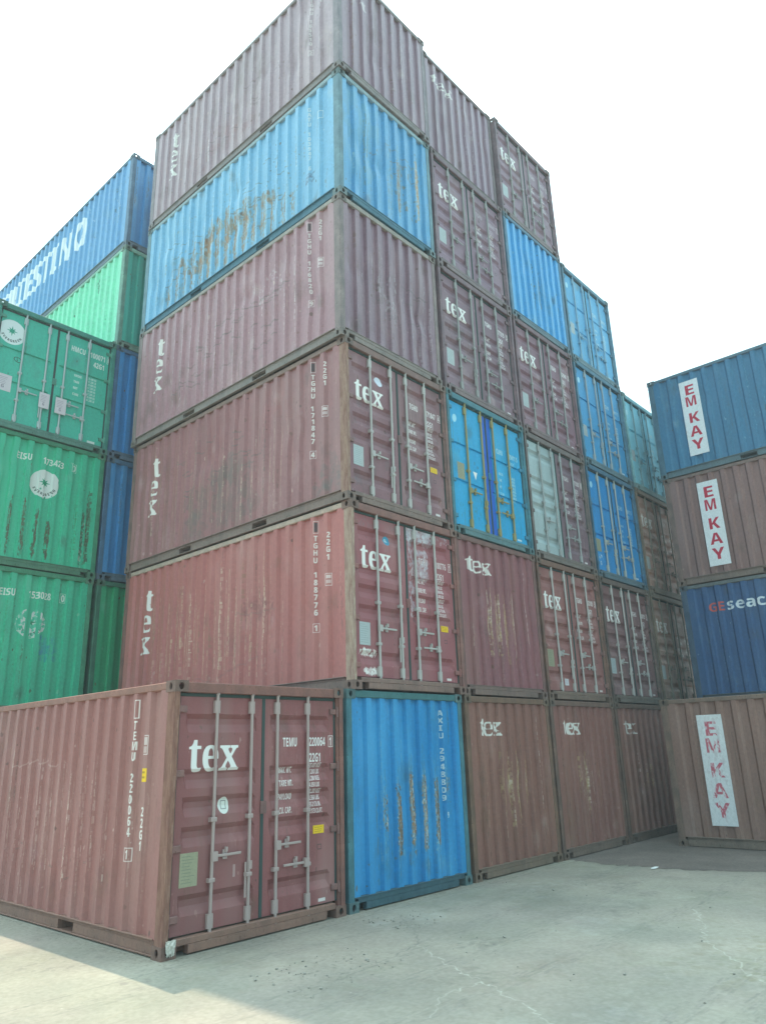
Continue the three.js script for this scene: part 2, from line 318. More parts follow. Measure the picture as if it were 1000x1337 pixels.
/* ------------------------------------------------------------------ one container */
// origin: middle of the base; +z end is the one that faces the yard; -x side faces the open ground on the left
function container(o) {
  const L = o.L || L20, g = new THREE.Group(); g.name = numbered('shipping_container');
  g.position.set(o.x, o.level * STEP, o.z); g.userData = { label: o.label, category: 'container' }; if (o.group) g.userData.group = o.group;
  scene.add(g);
  const K = L + '_', fcol = o.frame ? mix(o.frame, o.col, 0.35).map((v) => v * 1.08) : mix(o.col, [112, 108, 98], 0.35), FM = paint(fcol), PM = paint(o.col), BM = paint(o.bottom || mix(fcol, [136, 132, 124], 0.35));
  const door = o.face === 'door';
  // castings and posts
  for (const sx of [-1, 1]) for (const sz of [-1, 1]) {
    for (const sy of [-1, 1]) {
      const geo = once('cast' + sx + sy + sz, () => CASTING(sx, sy, sz));
      const m = mesh('corner_casting', geo, paint(mix(fcol, [112, 106, 96], 0.4)), g); m.position.set(sx * HW, sy > 0 ? H : 0, sz * L / 2);
    }
    const dEnd = door ? sz > 0 : sz < 0;
    const geo = once('post' + sx + sz + dEnd, () => {
      const pts = dEnd ? [[0.007, 0.007], [0.007, 0.142], [0.04, 0.142], [0.04, 0.1], [0.088, 0.1], [0.088, 0.05], [0.07, 0.03], [0.07, 0.007]] : [[0.018, 0.007], [0.007, 0.018], [0.007, 0.142], [0.03, 0.142], [0.03, 0.085], [0.105, 0.085], [0.105, 0.03], [0.1, 0.012]];
      return poly(pts.map(([a, b]) => [-sx * a, -sz * b]), 0.1175, H - 0.1175);
    });
    const worn = o.worn && sx < 0 && sz > 0;
    const m = mesh('corner_post', geo, worn ? paint(o.worn, WORN, 0.85) : FM, g); m.position.set(sx * HW, 0, sz * L / 2);
  }
  // rails
  const rl = L / 2 - 0.1785, pk = L > 7 ? [] : [-1.03, 1.03];
  for (const s of [-1, 1]) {
    const X = (a, b) => (s < 0 ? [-HW + a, -HW + b] : [HW - b, HW - a]);
    mesh('top_side_rail', once(K + 'tsr' + s, () => bar(...X(0.008, 0.07), 2.5, H - 0.012, -rl, rl, 0.008)), o.rail ? paint(o.rail) : FM, g);
    mesh('bottom_side_rail', once(K + 'bsr' + s, () => {
      const l = [bar(...X(0.004, 0.06), 0.156, 0.172, -rl, rl, 0.004), bar(...X(0.028, 0.07), 0.125, 0.1558, -rl, rl, 0.004), bar(...X(0.016, 0.0685), 0.013, 0.0298, -rl, rl, 0.003)]; let a = -rl;
      for (const c of [...pk, null]) { const e = c === null ? rl : c - 0.18; l.push(bar(...X(0.029, 0.069), 0.03, 0.1248, a, e, 0.004)); if (c !== null) a = c + 0.18; }
      return merge(l);
    }), BM, g);
    mesh('side_panel', s < 0 && o.sideDent ? sideGeo(L, -1, o.sideDent) : once(K + 'side' + s, () => sideGeo(L, s)), s < 0 && o.side ? o.side : paint(o.sideCol || o.col), g);
  }
  for (const c of pk) mesh('forklift_pocket', once('pocket' + c, () => merge([bar(-HW + 0.07, HW - 0.07, 0.118, 0.1245, c - 0.176, c + 0.176, 0.002), bar(-HW + 0.0702, HW - 0.0702, 0.016, 0.024, c - 0.176, c + 0.176, 0.002), bar(-HW + 0.07, HW - 0.07, 0.014, 0.1178, c - 0.19, c - 0.1765, 0.002), bar(-HW + 0.07, HW - 0.07, 0.014, 0.1178, c + 0.1765, c + 0.19, 0.002)])), BM, g);
  mesh('roof_panel', once(K + 'roof', () => bar(-HW + 0.0705, HW - 0.0705, 2.55, H - 0.018, -L / 2 + 0.08, L / 2 - 0.08, 0.004)), PM, g);
  mesh('floor', once(K + 'floor', () => bar(-HW + 0.0705, HW - 0.0705, 0.13, 0.165, -L / 2 + 0.12, L / 2 - 0.12, 0.004)), paint([96, 84, 70]), g);
  // blind end
  const be = door ? -1 : 1, Z = (a, b, d) => (d > 0 ? [L / 2 - b, L / 2 - a] : [-L / 2 + a, -L / 2 + b]);
  mesh('top_end_rail', once(K + 'ter' + be, () => bar(-HW + 0.1625, HW - 0.1625, 2.488, H - 0.012, ...Z(0.008, 0.07, be), 0.008)), o.rail ? paint(o.rail) : FM, g);
  mesh('bottom_end_rail', once(K + 'ber' + be, () => merge([notched(L, be, 0.014, 0.15, 0.075, 0.01), be > 0 ? bar(-HW + 0.106, HW - 0.106, 0.1502, 0.163, L / 2 - 0.08, L / 2 - 0.004, 0.003) : bar(-HW + 0.106, HW - 0.106, 0.1502, 0.163, -L / 2 + 0.004, -L / 2 + 0.08, 0.003)])), BM, g);
  mesh('end_panel', be > 0 && o.endDent ? endGeo(L, 1, o.endDent) : once(K + 'end' + be, () => endGeo(L, be)), be > 0 && o.end ? o.end : PM, g);
  // door end
  const dd = -be, turn = (m) => { if (dd < 0) m.rotation.y = Math.PI; return m; };
  turn(mesh('door_header', once(K + 'hdr', () => bar(-HW + 0.1625, HW - 0.1625, 2.468, H - 0.014, L / 2 - 0.08, L / 2 - 0.012, 0.008)), FM, g));
  turn(mesh('door_sill', once(K + 'sill', () => notched(L, 1, 0.014, 0.156, 0.09, 0.01)), BM, g));
  turn(mesh('door_gasket', once(K + 'gsk', () => merge([bar(-LEAF - 0.012, LEAF + 0.012, DY1 - 0.004, 2.4675, L / 2 - 0.1, L / 2 - 0.06, 0.004), bar(-0.0215, 0.0215, DY0, DY1 - 0.005, L / 2 - 0.1, L / 2 - 0.064, 0.004), bar(-LEAF - 0.034, -LEAF - 0.0005, DY0, DY1 - 0.005, L / 2 - 0.1, L / 2 - 0.07, 0.004), bar(LEAF + 0.0005, LEAF + 0.034, DY0, DY1 - 0.005, L / 2 - 0.1, L / 2 - 0.07, 0.004)])), plain(o.gasket || [52, 70, 68], 0.8), g));
  if (door) {
    const RM = o.rod || plain([178, 172, 168], 0.5, 0.15), HM = paint(mix(o.col, [150, 140, 135], 0.35));
    for (const left of [true, false]) {
      const d = new THREE.Group(); d.name = 'door'; g.add(d);
      mesh('door_panel', once(K + 'leaf' + left + o.style, () => leafGeo(L, left, o.style)), (left ? o.leafL : o.leafR) || o.door, d);
      for (const i of left ? [0, 1] : [2, 3]) {
        mesh('lock_rod', once(K + 'rod' + i, () => rodGeo(L, i)), RM, d);
        mesh('handle', once(K + 'han' + i, () => handleGeo(L, i)), RM, d);
      }
      for (const y of [0.32, 0.95, 1.66, 2.3]) mesh('hinge', once(K + 'hin' + left + y, () => { const e = left ? -1 : 1, f = (a, b) => (e < 0 ? [-b, -a] : [a, b]); return merge([bar(...f(LEAF - 0.07, LEAF + 0.035), y - 0.035, y + 0.035, L / 2 - 0.0715, L / 2 - 0.045, 0.008), tube(e * (LEAF + 0.042), L / 2 - 0.04, y - 0.06, y + 0.06, 0.02, 8)]); }), HM, d);
      for (const s of (o.stickers || []).filter((s) => (s.x + s.w / 2 < HW) === left)) {
        const zz = L / 2 - 0.0715 + (s.dz || 0), ge = bar(-HW + s.x, -HW + s.x + s.w, H - s.y - s.h, H - s.y, zz, zz + 0.003, 0.001);
        const p = ge.attributes.position, u = ge.attributes.uv; for (let i = 0; i < p.count; i++) u.setXY(i, (p.getX(i) + HW - s.x) / s.w, (p.getY(i) - (H - s.y - s.h)) / s.h);
        mesh(s.name, ge, s.m, d);
      }
      if (left) mesh('centre_latch', once(K + 'latch', () => bar(-0.03, 0.055, 1.2, 1.33, L / 2 - 0.0695, L / 2 - 0.05, 0.008)), HM, d);
    }
  } else {
    turn(mesh('door', once(K + 'backdoor', () => merge([bar(-LEAF, -0.014, DY0, DY1 - 0.005, L / 2 - 0.11, L / 2 - 0.072), bar(0.014, LEAF, DY0, DY1 - 0.005, L / 2 - 0.11, L / 2 - 0.072)])), PM, g));
  }
  return g;
}

/* ------------------------------------------------------------------ shared print */
const WHITE = [230, 228, 224];
const PLATE = (() => { const f = new Face(0.2, 0.32, 400, 91, [150, 148, 122], { kf: 0.3, kd: 0.3 }); for (let i = 0; i < 9; i++) f.rect(0.02, 0.03 + i * 0.031, 0.08 + f.r() * 0.07, 0.006, [96, 100, 92], 0.5); return f.material(0.45); })();
const PLATE2 = (() => { const f = new Face(0.2, 0.32, 400, 92, [168, 178, 180], { kf: 0.3, kd: 0.25 }); for (let i = 0; i < 9; i++) f.rect(0.02, 0.03 + i * 0.031, 0.08 + f.r() * 0.07, 0.006, [110, 118, 120], 0.5); return f.material(0.4); })();
const YELLOW = (() => { const f = new Face(0.17, 0.09, 400, 93, [235, 190, 20], { kf: 0.1, kd: 0.1 }); for (let i = 0; i < 3; i++) f.rect(0.02, 0.02 + i * 0.022, 0.1 + f.r() * 0.03, 0.006, [120, 90, 10], 0.45); return f.material(0.5); })();
const PAPER = (() => { const f = new Face(0.2, 0.3, 300, 94, [205, 200, 205], { kf: 0.1, kd: 0.25 }); for (let i = 0; i < 5; i++) f.rect(0.03, 0.05 + i * 0.03, 0.07 + f.r() * 0.05, 0.008, [110, 100, 120], 0.5); f.text('G', 0.07, 0.25, 0.06, { col: [90, 85, 105], a: 0.7 }); return f.material(0.7); })();
function weights(f, X, Y, X2, step, col = WHITE) {
  ['MAX. WT.', 'TARE WT.', 'PAYLOAD', 'CU. CAP.'].forEach((s, i) => f.text(s, X, Y + 0.06 + i * step, 0.066, { sx: 0.5, col, skew: i % 2 ? 0 : 0.25, a: 0.9 }));
  ['30.480 KGS', '67.200 LBS', '2.200 KGS', '4.850 LBS', '28.280 KGS', '62.350 LBS', '33.2 CU.M.', '1.173 CU.FT.'].forEach((s, i) => f.text(s, X2, Y + (i - 0.5) * step / 2 + 0.052, 0.052, { sx: 0.5, col, skew: i % 4 < 1 ? 0.25 : 0, a: 0.88 }));
}
// maroon lessor's door : logo, number, weights
function texDoor(seed, col, code, num, chk, o = {}) {
  const f = new Face(W, H, o.ppm || 220, seed, col, o);
  f.general(o.wear ?? 0.6, { rust: [110, 82, 72] });
  if (o.grime) f.flakes(0.1, 0.9, 2.2, 1.5, o.grime, [[96, 100, 98], [120, 112, 108], [84, 80, 78]], 0.02, 0.16, 0.22, 1.2);
  if (!o.noLogo) { f.text('tex', 0.25, 0.92, 0.34, { font: 'serif', sx: 1, fit: o.logoW || 0.64, col: WHITE }); f.text('tex', 0.24, 0.92, 0.34, { font: 'serif', sx: 1, fit: o.logoW || 0.64, col: WHITE }); if (o.logoWear) f.flakes(0.15, 0.5, 0.75, 0.45, o.logoWear, [col], 0.01, 0.05, 0.9); }
  f.text(code, 1.51, 0.69, 0.1, { sx: 0.58, col: WHITE, a: o.ta ?? 0.95 }); f.text(num, 1.915, 0.69, 0.1, { sx: 0.58, col: WHITE, a: o.ta ?? 0.95 }); f.text(chk, 2.25, 0.69, 0.1, { sx: 0.58, col: WHITE, a: o.ta ?? 0.95 }); f.outline(2.238, 0.575, 0.07, 0.128, 0.008);
  f.text('22G1', 1.92, 0.87, 0.1, { sx: 0.58, col: WHITE, a: o.ta ?? 0.95 });
  weights(f, 1.465, 0.92, 1.925, 0.145);
  f.outline(2.05, 1.79, 0.06, 0.05, 0.006, [60, 50, 55]); f.rect(2.06, 2.36, 0.11, 0.035, WHITE, 0.85);
  if (o.extra) o.extra(f);
  return f.material(0.58);
}
const stdStickers = (p = PLATE, y = true) => [{ name: 'data_plate', x: 0.2, y: 1.69, w: 0.21, h: 0.31, m: p }, ...(y ? [{ name: 'yellow_label', x: 1.98, y: 1.58, w: 0.17, h: 0.09, m: YELLOW }] : [])];
// long side of a maroon container (canvas left = far end)
function texSide(seed, col, code, o = {}) {
  const f = new Face(L20, H, 170, seed, col, o);
  f.general(o.wear ?? 0.5, { rust: [118, 88, 76], pale: [196, 170, 155] });
  if (o.before) o.before(f);
  if (!o.noLogo) { ['t', 'e', 'x'].forEach((s, i) => f.text(s, 0.83 + (i === 0 ? 0.03 : -i * 0.02), 0.83 + i * 0.39, 0.4, { font: 'serif', align: 'center', sx: 0.85 })); f.flakes(0.6, 0.4, 0.5, 1.3, o.logoWear || 20, [col], 0.01, 0.04, 0.9); }
  const nx = o.nx || 5.31; f.outline(nx - 0.03, 0.16, 0.06, 0.18, 0.008); f.rect(nx - 0.018, 0.18, 0.036, 0.14, [60, 50, 50], 0.8);
  f.stack(code, nx, 0.37, 0.085, 0.108, { sx: 0.62, a: o.na ?? 0.95 }); f.outline(nx - 0.045, 0.37 + (code.length - 1) * 0.108 - 0.015, 0.09, 0.12, 0.007);
  if (o.code2) f.stack('22G1', 5.58, o.code2, 0.085, 0.108, { sx: 0.62, a: o.na ?? 0.95 });
  if (o.box) { f.outline(5.53, o.box, 0.09, 0.17, 0.008); f.rect(5.545, o.box + 0.02, 0.06, 0.05, WHITE, 0.7); f.rect(5.545, o.box + 0.09, 0.06, 0.05, WHITE, 0.55); }
  if (o.after) o.after(f);
  return f.material(0.46);
}
// blind end with or without the logo
function endFace(seed, col, o = {}) {
  const f = new Face(W, H, o.ppm || 200, seed, col, o); f.general(o.wear ?? 0.6, o);
  if (o.draw) o.draw(f, f.r);
  return f.material(o.rough || 0.4);
}
const logoEnd = (f, x, y, w, wear, col) => { f.text('tex', x, y + 0.3, 0.27, { font: 'serif', sx: 1, fit: w }); f.flakes(x - 0.05, y, w + 0.1, 0.33, wear, [col], 0.01, 0.05, 0.95); };
const RUSTS = [[150, 98, 62], [110, 74, 52], [160, 124, 92], [200, 192, 182], [84, 66, 56]];
const sd = (seed, n, a, L = L20) => dents(seed, -L / 2 + 0.16, L / 2 - 0.16, 0.162, 2.512, n, a);
const ed = (seed, n, a) => dents(seed, -HW + 0.1, HW - 0.1, 0.15, 2.5, n, a);

/* ------------------------------------------------------------------ yard ground */
{
  const N = 2048, M = 16, X0 = -7, Z0 = -7, p = N / M, cv = document.createElement('canvas'); cv.width = cv.height = N; const c = cv.getContext('2d'), im = c.createImageData(N, N), D = im.data, r = rng(404);
  for (let y = 0; y < N; y++) for (let x = 0; x < N; x++) {
    const a = samp(NA, x / 8, y / 8), b = samp(NA, x / 2 + 90, y / 2), q = samp(NB, x / 4, y / 4 + 33), e = samp(NC, x, y), i = (y * N + x) * 4;
    const v = 137 + 18 * a + 14 * b + 12 * q + 9 * e; D[i] = v + 7 + 5 * q; D[i + 1] = v + 1 + 2 * a; D[i + 2] = v - 11 - 4 * b; D[i + 3] = 255;
  }
  c.putImageData(im, 0, 0);
  const px = (X) => (X - X0) * p, pz = (Z) => (Z - Z0) * p;
  const blot = (X, Z, R, n, col, a, s0, s1) => { for (let i = 0; i < n; i++) { const t = r() * 6.28, d = R * Math.sqrt(r()); c.fillStyle = css(col, a * (0.4 + 0.6 * r())); c.beginPath(); const bx = px(X + Math.cos(t) * d), bz = pz(Z + Math.sin(t) * d * 0.6), s = (s0 + r() * r() * (s1 - s0)) * p; for (let k = 0; k < 7; k++) { const w = k / 7 * 6.28, q = s * (0.5 + 0.6 * r()); c[k ? 'lineTo' : 'moveTo'](bx + Math.cos(w) * q, bz + Math.sin(w) * q); } c.fill(); } };
  for (let i = 0; i < 60; i++) blot(X0 + r() * M, Z0 + r() * M, 0.5 + r(), 40, r() < 0.5 ? [128, 122, 112] : [196, 192, 180], 0.10, 0.03, 0.3);
  blot(-3.0, -0.8, 0.5, 60, [105, 100, 96], 0.3, 0.01, 0.08); blot(-2.75, 0.3, 0.35, 60, [105, 98, 94], 0.3, 0.01, 0.07); blot(-3.3, -1.6, 0.4, 50, [120, 112, 104], 0.25, 0.01, 0.09);
  blot(-1.7, 1.5, 0.75, 240, [96, 92, 86], 0.5, 0.006, 0.026); blot(-1.0, 1.4, 0.7, 120, [104, 100, 92], 0.4, 0.006, 0.022); blot(0.7, 4.2, 1.0, 140, [120, 116, 90], 0.2, 0.02, 0.14); blot(0.2, 4.4, 0.25, 40, [112, 108, 84], 0.25, 0.02, 0.08); blot(2.6, 3.2, 1.2, 100, [126, 124, 104], 0.16, 0.03, 0.2);
  for (let i = 0; i < 5000; i++) { c.fillStyle = css(r() < 0.6 ? [98, 94, 88] : [214, 208, 196], 0.15 + 0.45 * r()); const s = (0.003 + 0.01 * r() * r()) * p; c.fillRect(r() * N, r() * N, s * (1 + r()), s); }
  const line = (pts, col, w, a, jag) => { for (let s = 0; s + 1 < pts.length; s++) { const [ax, az] = pts[s], [bx, bz] = pts[s + 1], n = Math.ceil(Math.hypot(bx - ax, bz - az) / 0.05); let ox = ax, oz = az; for (let i = 1; i <= n; i++) { const t = i / n, nx = ax + (bx - ax) * t + (r() - 0.5) * jag, nz = az + (bz - az) * t + (r() - 0.5) * jag; c.strokeStyle = css(col, a * (0.55 + 0.45 * r())); c.lineWidth = w * p * (0.5 + r()); c.beginPath(); c.moveTo(px(ox), pz(oz)); c.lineTo(px(nx), pz(nz)); c.stroke(); ox = nx; oz = nz; } } };
  // patches, oil drips and tyre rubbing
  for (let i = 0; i < 26; i++) blot(X0 + r() * M, Z0 + r() * M, 0.2 + 0.5 * r(), 70, [100, 96, 88], 0.13, 0.008, 0.08);
  for (let i = 0; i < 22; i++) blot(-3 + r() * 7, 0.3 + r() * 4.5, 0.3 + 0.9 * r(), 60, r() < 0.5 ? [122, 116, 100] : [178, 176, 168], 0.12, 0.02, 0.22);
  for (let i = 0; i < 7; i++) { const z0 = 0.8 + r() * 4, dz = (r() - 0.5) * 1.5; for (let k = 0; k < 900; k++) { const t = r(); c.fillStyle = css([92, 90, 86], 0.05 + 0.12 * r()); c.fillRect(px(-6 + t * 12), pz(z0 + dz * t + 0.3 * Math.sin(t * 4 + i) + (r() - 0.5) * 0.22), (0.03 + r() * 0.12) * p, 1 + r() * 2); } }
  // grit swept up against the container feet
  for (let i = 0; i < 2600; i++) { const X = -2.6 + r() * 8, d = r() * r() * 0.34; c.fillStyle = css(r() < 0.7 ? [96, 88, 78] : [150, 140, 126], 0.2 + 0.35 * r()); c.fillRect(px(X), pz(0.02 + d), (0.006 + r() * 0.03) * p, (0.004 + r() * 0.012) * p); }
  for (let i = 0; i < 1300; i++) { const Z = -6 + r() * 6, d = r() * r() * 0.3; c.fillStyle = css([100, 92, 82], 0.2 + 0.3 * r()); c.fillRect(px(-2.54 - d), pz(Z), (0.004 + r() * 0.012) * p, (0.006 + r() * 0.03) * p); }
  blot(-0.2, 2.0, 0.3, 90, [84, 82, 78], 0.16, 0.01, 0.09); blot(1.9, 2.4, 0.45, 90, [90, 88, 82], 0.14, 0.01, 0.1); blot(3.4, 1.6, 0.5, 90, [90, 86, 82], 0.14, 0.01, 0.12); blot(-1.2, 2.5, 0.4, 60, [96, 92, 86], 0.14, 0.01, 0.1);
  // slab joint in front of the containers, then pale filled cracks and dark open ones
  line([[-6.5, 0.33], [-2.4, 0.24], [1.2, 0.2], [5.2, 0.18]], [98, 95, 90], 0.014, 0.55, 0.02);
  line([[-6.8, 1.2], [-3.6, 1.05], [-2.9, 0.9]], [140, 128, 110], 0.012, 0.35, 0.03);
  line([[-3.4, -7], [-3.5, 0.5]], [150, 140, 122], 0.012, 0.3, 0.02);
  const G = window_less();
  for (const [pts, col, w, a, j] of G) line(pts, col, w, a, j);
  const t = new THREE.CanvasTexture(cv); t.wrapS = t.wrapT = THREE.RepeatWrapping; t.colorSpace = THREE.SRGBColorSpace; t.anisotropy = 8;
  const bc = document.createElement('canvas'); bc.width = bc.height = 512; { const k = bc.getContext('2d'), i2 = k.createImageData(512, 512); for (let i = 0; i < 512 * 512; i++) { const v = 128 + 50 * samp(NC, i % 512, i >> 9) + 60 * samp(NB, (i % 512) / 2, (i >> 9) / 2); i2.data[4 * i] = i2.data[4 * i + 1] = i2.data[4 * i + 2] = v; i2.data[4 * i + 3] = 255; } k.putImageData(i2, 0, 0); }
  const bt = new THREE.CanvasTexture(bc); bt.wrapS = bt.wrapT = THREE.RepeatWrapping;
  const R0 = 200, geo = new THREE.PlaneGeometry(2 * R0, 2 * R0, 1, 1); geo.rotateX(-Math.PI / 2);
  const P = geo.attributes.position, U = geo.attributes.uv; for (let i = 0; i < P.count; i++) U.setXY(i, (P.getX(i) - X0) / M, 1 - (P.getZ(i) - Z0) / M);
  bt.repeat.set(8, 8);
  const m = mesh('concrete_yard', geo, new THREE.MeshStandardMaterial({ map: t, bumpMap: bt, bumpScale: 0.004, roughness: 0.88 }), scene); m.userData = { kind: 'structure', label: 'pale cracked concrete yard in front of the stacks' };
}
function window_less() { // crack courses on the slab, world x z
  return [
    [[[0.36, 0.42], [0.05, 0.8], [-0.2, 1.15], [-0.62, 1.55], [-1.2, 1.66], [-1.9, 1.75], [-2.4, 1.95]], [110, 106, 98], 0.012, 0.7, 0.05],
    [[[0.42, 0.95], [-0.1, 1.05], [-0.62, 1.55]], [120, 116, 108], 0.008, 0.5, 0.05],
    [[[-0.62, 1.55], [-0.95, 2.1], [-1.25, 2.75], [-1.5, 3.3], [-1.9, 3.9]], [200, 196, 184], 0.012, 0.5, 0.08],
    [[[-1.25, 2.75], [-1.75, 2.72], [-2.2, 2.95]], [200, 196, 184], 0.009, 0.45, 0.08],
    [[[2.4, 3.1], [1.7, 3.45], [1.0, 3.75], [0.55, 4.15], [0.1, 4.45], [-0.2, 4.9]], [204, 200, 188], 0.012, 0.5, 0.09],
    [[[0.55, 4.15], [0.8, 4.5], [0.7, 5.2]], [204, 200, 188], 0.009, 0.45, 0.09],
    [[[-0.7, 2.2], [0.3, 2.9], [1.2, 3.7]], [128, 124, 114], 0.006, 0.5, 0.04],
    [[[-0.3, 1.2], [1.2, 0.95], [2.6, 0.9]], [124, 120, 110], 0.006, 0.4, 0.04],
  ];
}
{ // dark brown ground sheet with a ragged edge, in front of the right-hand stacks
  const r = rng(77), pts = []; for (let z = -3; z <= 14; z += 0.09) pts.push([5.05 + 0.3 * samp(NA, z * 21, 9) + 0.22 * (r() - 0.5) + Math.max(0, z - 2) * 0.22 + (z < 0.2 ? (0.2 - z) * 0.3 : 0), z]);
  const sh = new THREE.Shape(); pts.forEach(([x, z], i) => sh[i ? 'lineTo' : 'moveTo'](x, -z)); sh.lineTo(40, -14); sh.lineTo(40, 3);
  const geo = new THREE.ShapeGeometry(sh); geo.rotateX(-Math.PI / 2); geo.translate(0, 0.004, 0);
  const t = tile(78, (c, q) => { const im = c.createImageData(512, 512); for (let i = 0; i < 512 * 512; i++) { const x = i % 512, y = i >> 9, v = 1 + 0.2 * samp(NA, x / 2, y / 2) + 0.13 * samp(NC, x, y); im.data[4 * i] = 106 * v; im.data[4 * i + 1] = 97 * v; im.data[4 * i + 2] = 91 * v; im.data[4 * i + 3] = 255; } c.putImageData(im, 0, 0); for (let i = 0; i < 300; i++) { c.fillStyle = css(q() < 0.5 ? [80, 74, 70] : [150, 140, 130], 0.4); c.fillRect(q() * 512, q() * 512, 1 + q() * 4, 1 + q() * 3); } });
  t.repeat.set(0.35, 0.35);
  const m = mesh('dark_ground', geo, new THREE.MeshStandardMaterial({ map: t, roughness: 0.9 }), scene); m.userData = { kind: 'structure', label: 'dark ground strip beside the concrete' };
}
/* ------------------------------------------------------------------ the main block */
const PITCH = 2.4954, cx = (c) => c * PITCH + HW, ZM = -L20 / 2;
const M = { front: [144, 88, 86], red: [166, 92, 90], mid: [142, 98, 98], hi: [150, 122, 132], top: [146, 124, 134], brown: [138, 96, 86] };
const galv = plain([176, 170, 166], 0.5, 0.15), rustyRod = plain([150, 140, 96], 0.7, 0.1), greyRod = plain([150, 148, 146], 0.6, 0.1);

container({ x: cx(-1) - 0.02, z: ZM, level: 0, face: 'door', style: 'tex', col: M.front, frame: [128, 92, 82], worn: [184, 160, 158], bottom: [150, 112, 100], rail: [160, 112, 100],
  label: 'lone maroon tex container on the ground in front, doors numbered 220064',
  door: texDoor(1, [140, 82, 82], 'TEMU', '220064', '1', { ppm: 420, wear: 0.8, extra: (f) => { f.c.fillStyle = css([214, 216, 210]); f.c.beginPath(); f.c.ellipse(0.72 * 420, 1.27 * 420, 0.07 * 420, 0.085 * 420, 0, 0, 7); f.c.fill(); f.outline(0.69, 1.225, 0.06, 0.08, 0.008, [120, 120, 118]); f.rect(0.85, 1.86, 0.03, 0.12, WHITE, 0.35); } }),
  stickers: [...stdStickers(PLATE)], rod: plain([172, 152, 148], 0.55, 0.1),
  side: (() => {
    const f = new Face(L20, H, 200, 2, [156, 102, 96], { kf: 0.3, kd: 0.12 }); f.general(0.5, { rust: [120, 84, 74], pale: [206, 178, 165] });
    const r = f.r; for (let i = 0; i < 60; i++) { const k = Math.round((2.0 + r() * 3.2) / 0.278) * 0.278 + 0.02; f.scratch(k + (r() - 0.5) * 0.06, 0.7 + r() * 1.0, 1.2 + r() * 1.1, [220, 200, 190], 0.2 + 0.4 * r(), 0.008); }
    for (let i = 0; i < 8; i++) f.tear(2.2 + r() * 2.2, 1.6 + r() * 0.6, 0.06, [100, 64, 58], 0.6);
    f.tear(2.2, 0.84, 1.2, [190, 160, 150], 0.35); f.ribs(0, 0.2, 4.6, 0.5, 2.3, [[214, 190, 176], [196, 160, 146]], 0.5, 0.014);
    f.outline(5.255, 0.16, 0.06, 0.19, 0.01); f.stack('TEMU 220064 1', 5.285, 0.38, 0.092, 0.1075, { sx: 0.66 }); f.outline(5.24, 1.655, 0.09, 0.125, 0.008);
    f.stack('22G1', 5.54, 1.25, 0.092, 0.108, { sx: 0.66 }); f.outline(5.47, 0.54, 0.1, 0.19, 0.008); f.rect(5.485, 0.555, 0.07, 0.08, WHITE, 0.6); f.rect(5.485, 0.65, 0.07, 0.065, WHITE, 0.45);
    f.rect(5.475, 0.87, 0.1, 0.135, [236, 190, 20]); f.rect(5.495, 0.9, 0.05, 0.02, [120, 90, 10], 0.5); f.rect(5.495, 0.95, 0.05, 0.02, [120, 90, 10], 0.5);
    return f.material(0.6);
  })(), sideDent: sd(101, 7, 0.018) });

// column at the corner of the block, from the ground up
const blueEnd = (seed, col, scr, o = {}) => endFace(seed, col, { ppm: 220, wear: 0.5, rust: [128, 96, 72], fade: mix(col, [200, 225, 240], 0.4), dark: mix(col, [50, 70, 80], 0.45), kf: 0.25, kd: 0.15, draw: scr, ...o });
container({ x: cx(0) - 0.02, z: ZM, level: 0, face: 'end', col: [28, 128, 196], frame: [92, 112, 96], rail: [70, 122, 128], bottom: [62, 98, 112],
  label: 'bright blue container end on the ground with rusty vertical scrapes',
  end: blueEnd(3, [32, 134, 192], (f, r) => {
    for (const [x, y0, y1, n] of [[0.689, 1.3, 1.75, 60], [0.954, 1.2, 2.05, 230], [1.219, 1.05, 1.95, 240], [1.484, 1.1, 2.05, 260], [1.749, 1.15, 2.0, 190], [2.014, 1.15, 1.35, 30]]) {
      f.flakes(x - 0.045, y0, 0.09, (y1 - y0), n, [[118, 86, 62], [92, 68, 54], [206, 204, 198], [150, 126, 104], [60, 110, 156]], 0.005, 0.022, 0.9, 1.6); f.run(x, y0, y1, [[118, 88, 68], [88, 70, 58], [150, 132, 114], [200, 198, 192], [160, 112, 74]], 0.1, 0.8, n > 100 ? 15 : 3); for (let i = 0; i < 9; i++) f.scratch(x - 0.04 + r() * 0.08, y0 - 0.3 + r() * 0.3, y1 + r() * 0.4, r() < 0.5 ? [205, 208, 205] : [130, 110, 90], 0.5, 0.007);
    }
    f.stack('AXIU 2948809', 1.95, 0.24, 0.075, 0.105, { sx: 0.62, a: 0.85 }); f.stack('9', 1.99, 1.62, 0.075, 0.1, { sx: 0.62, a: 0.85 });
  }), endDent: ed(301, 5, 0.014) });

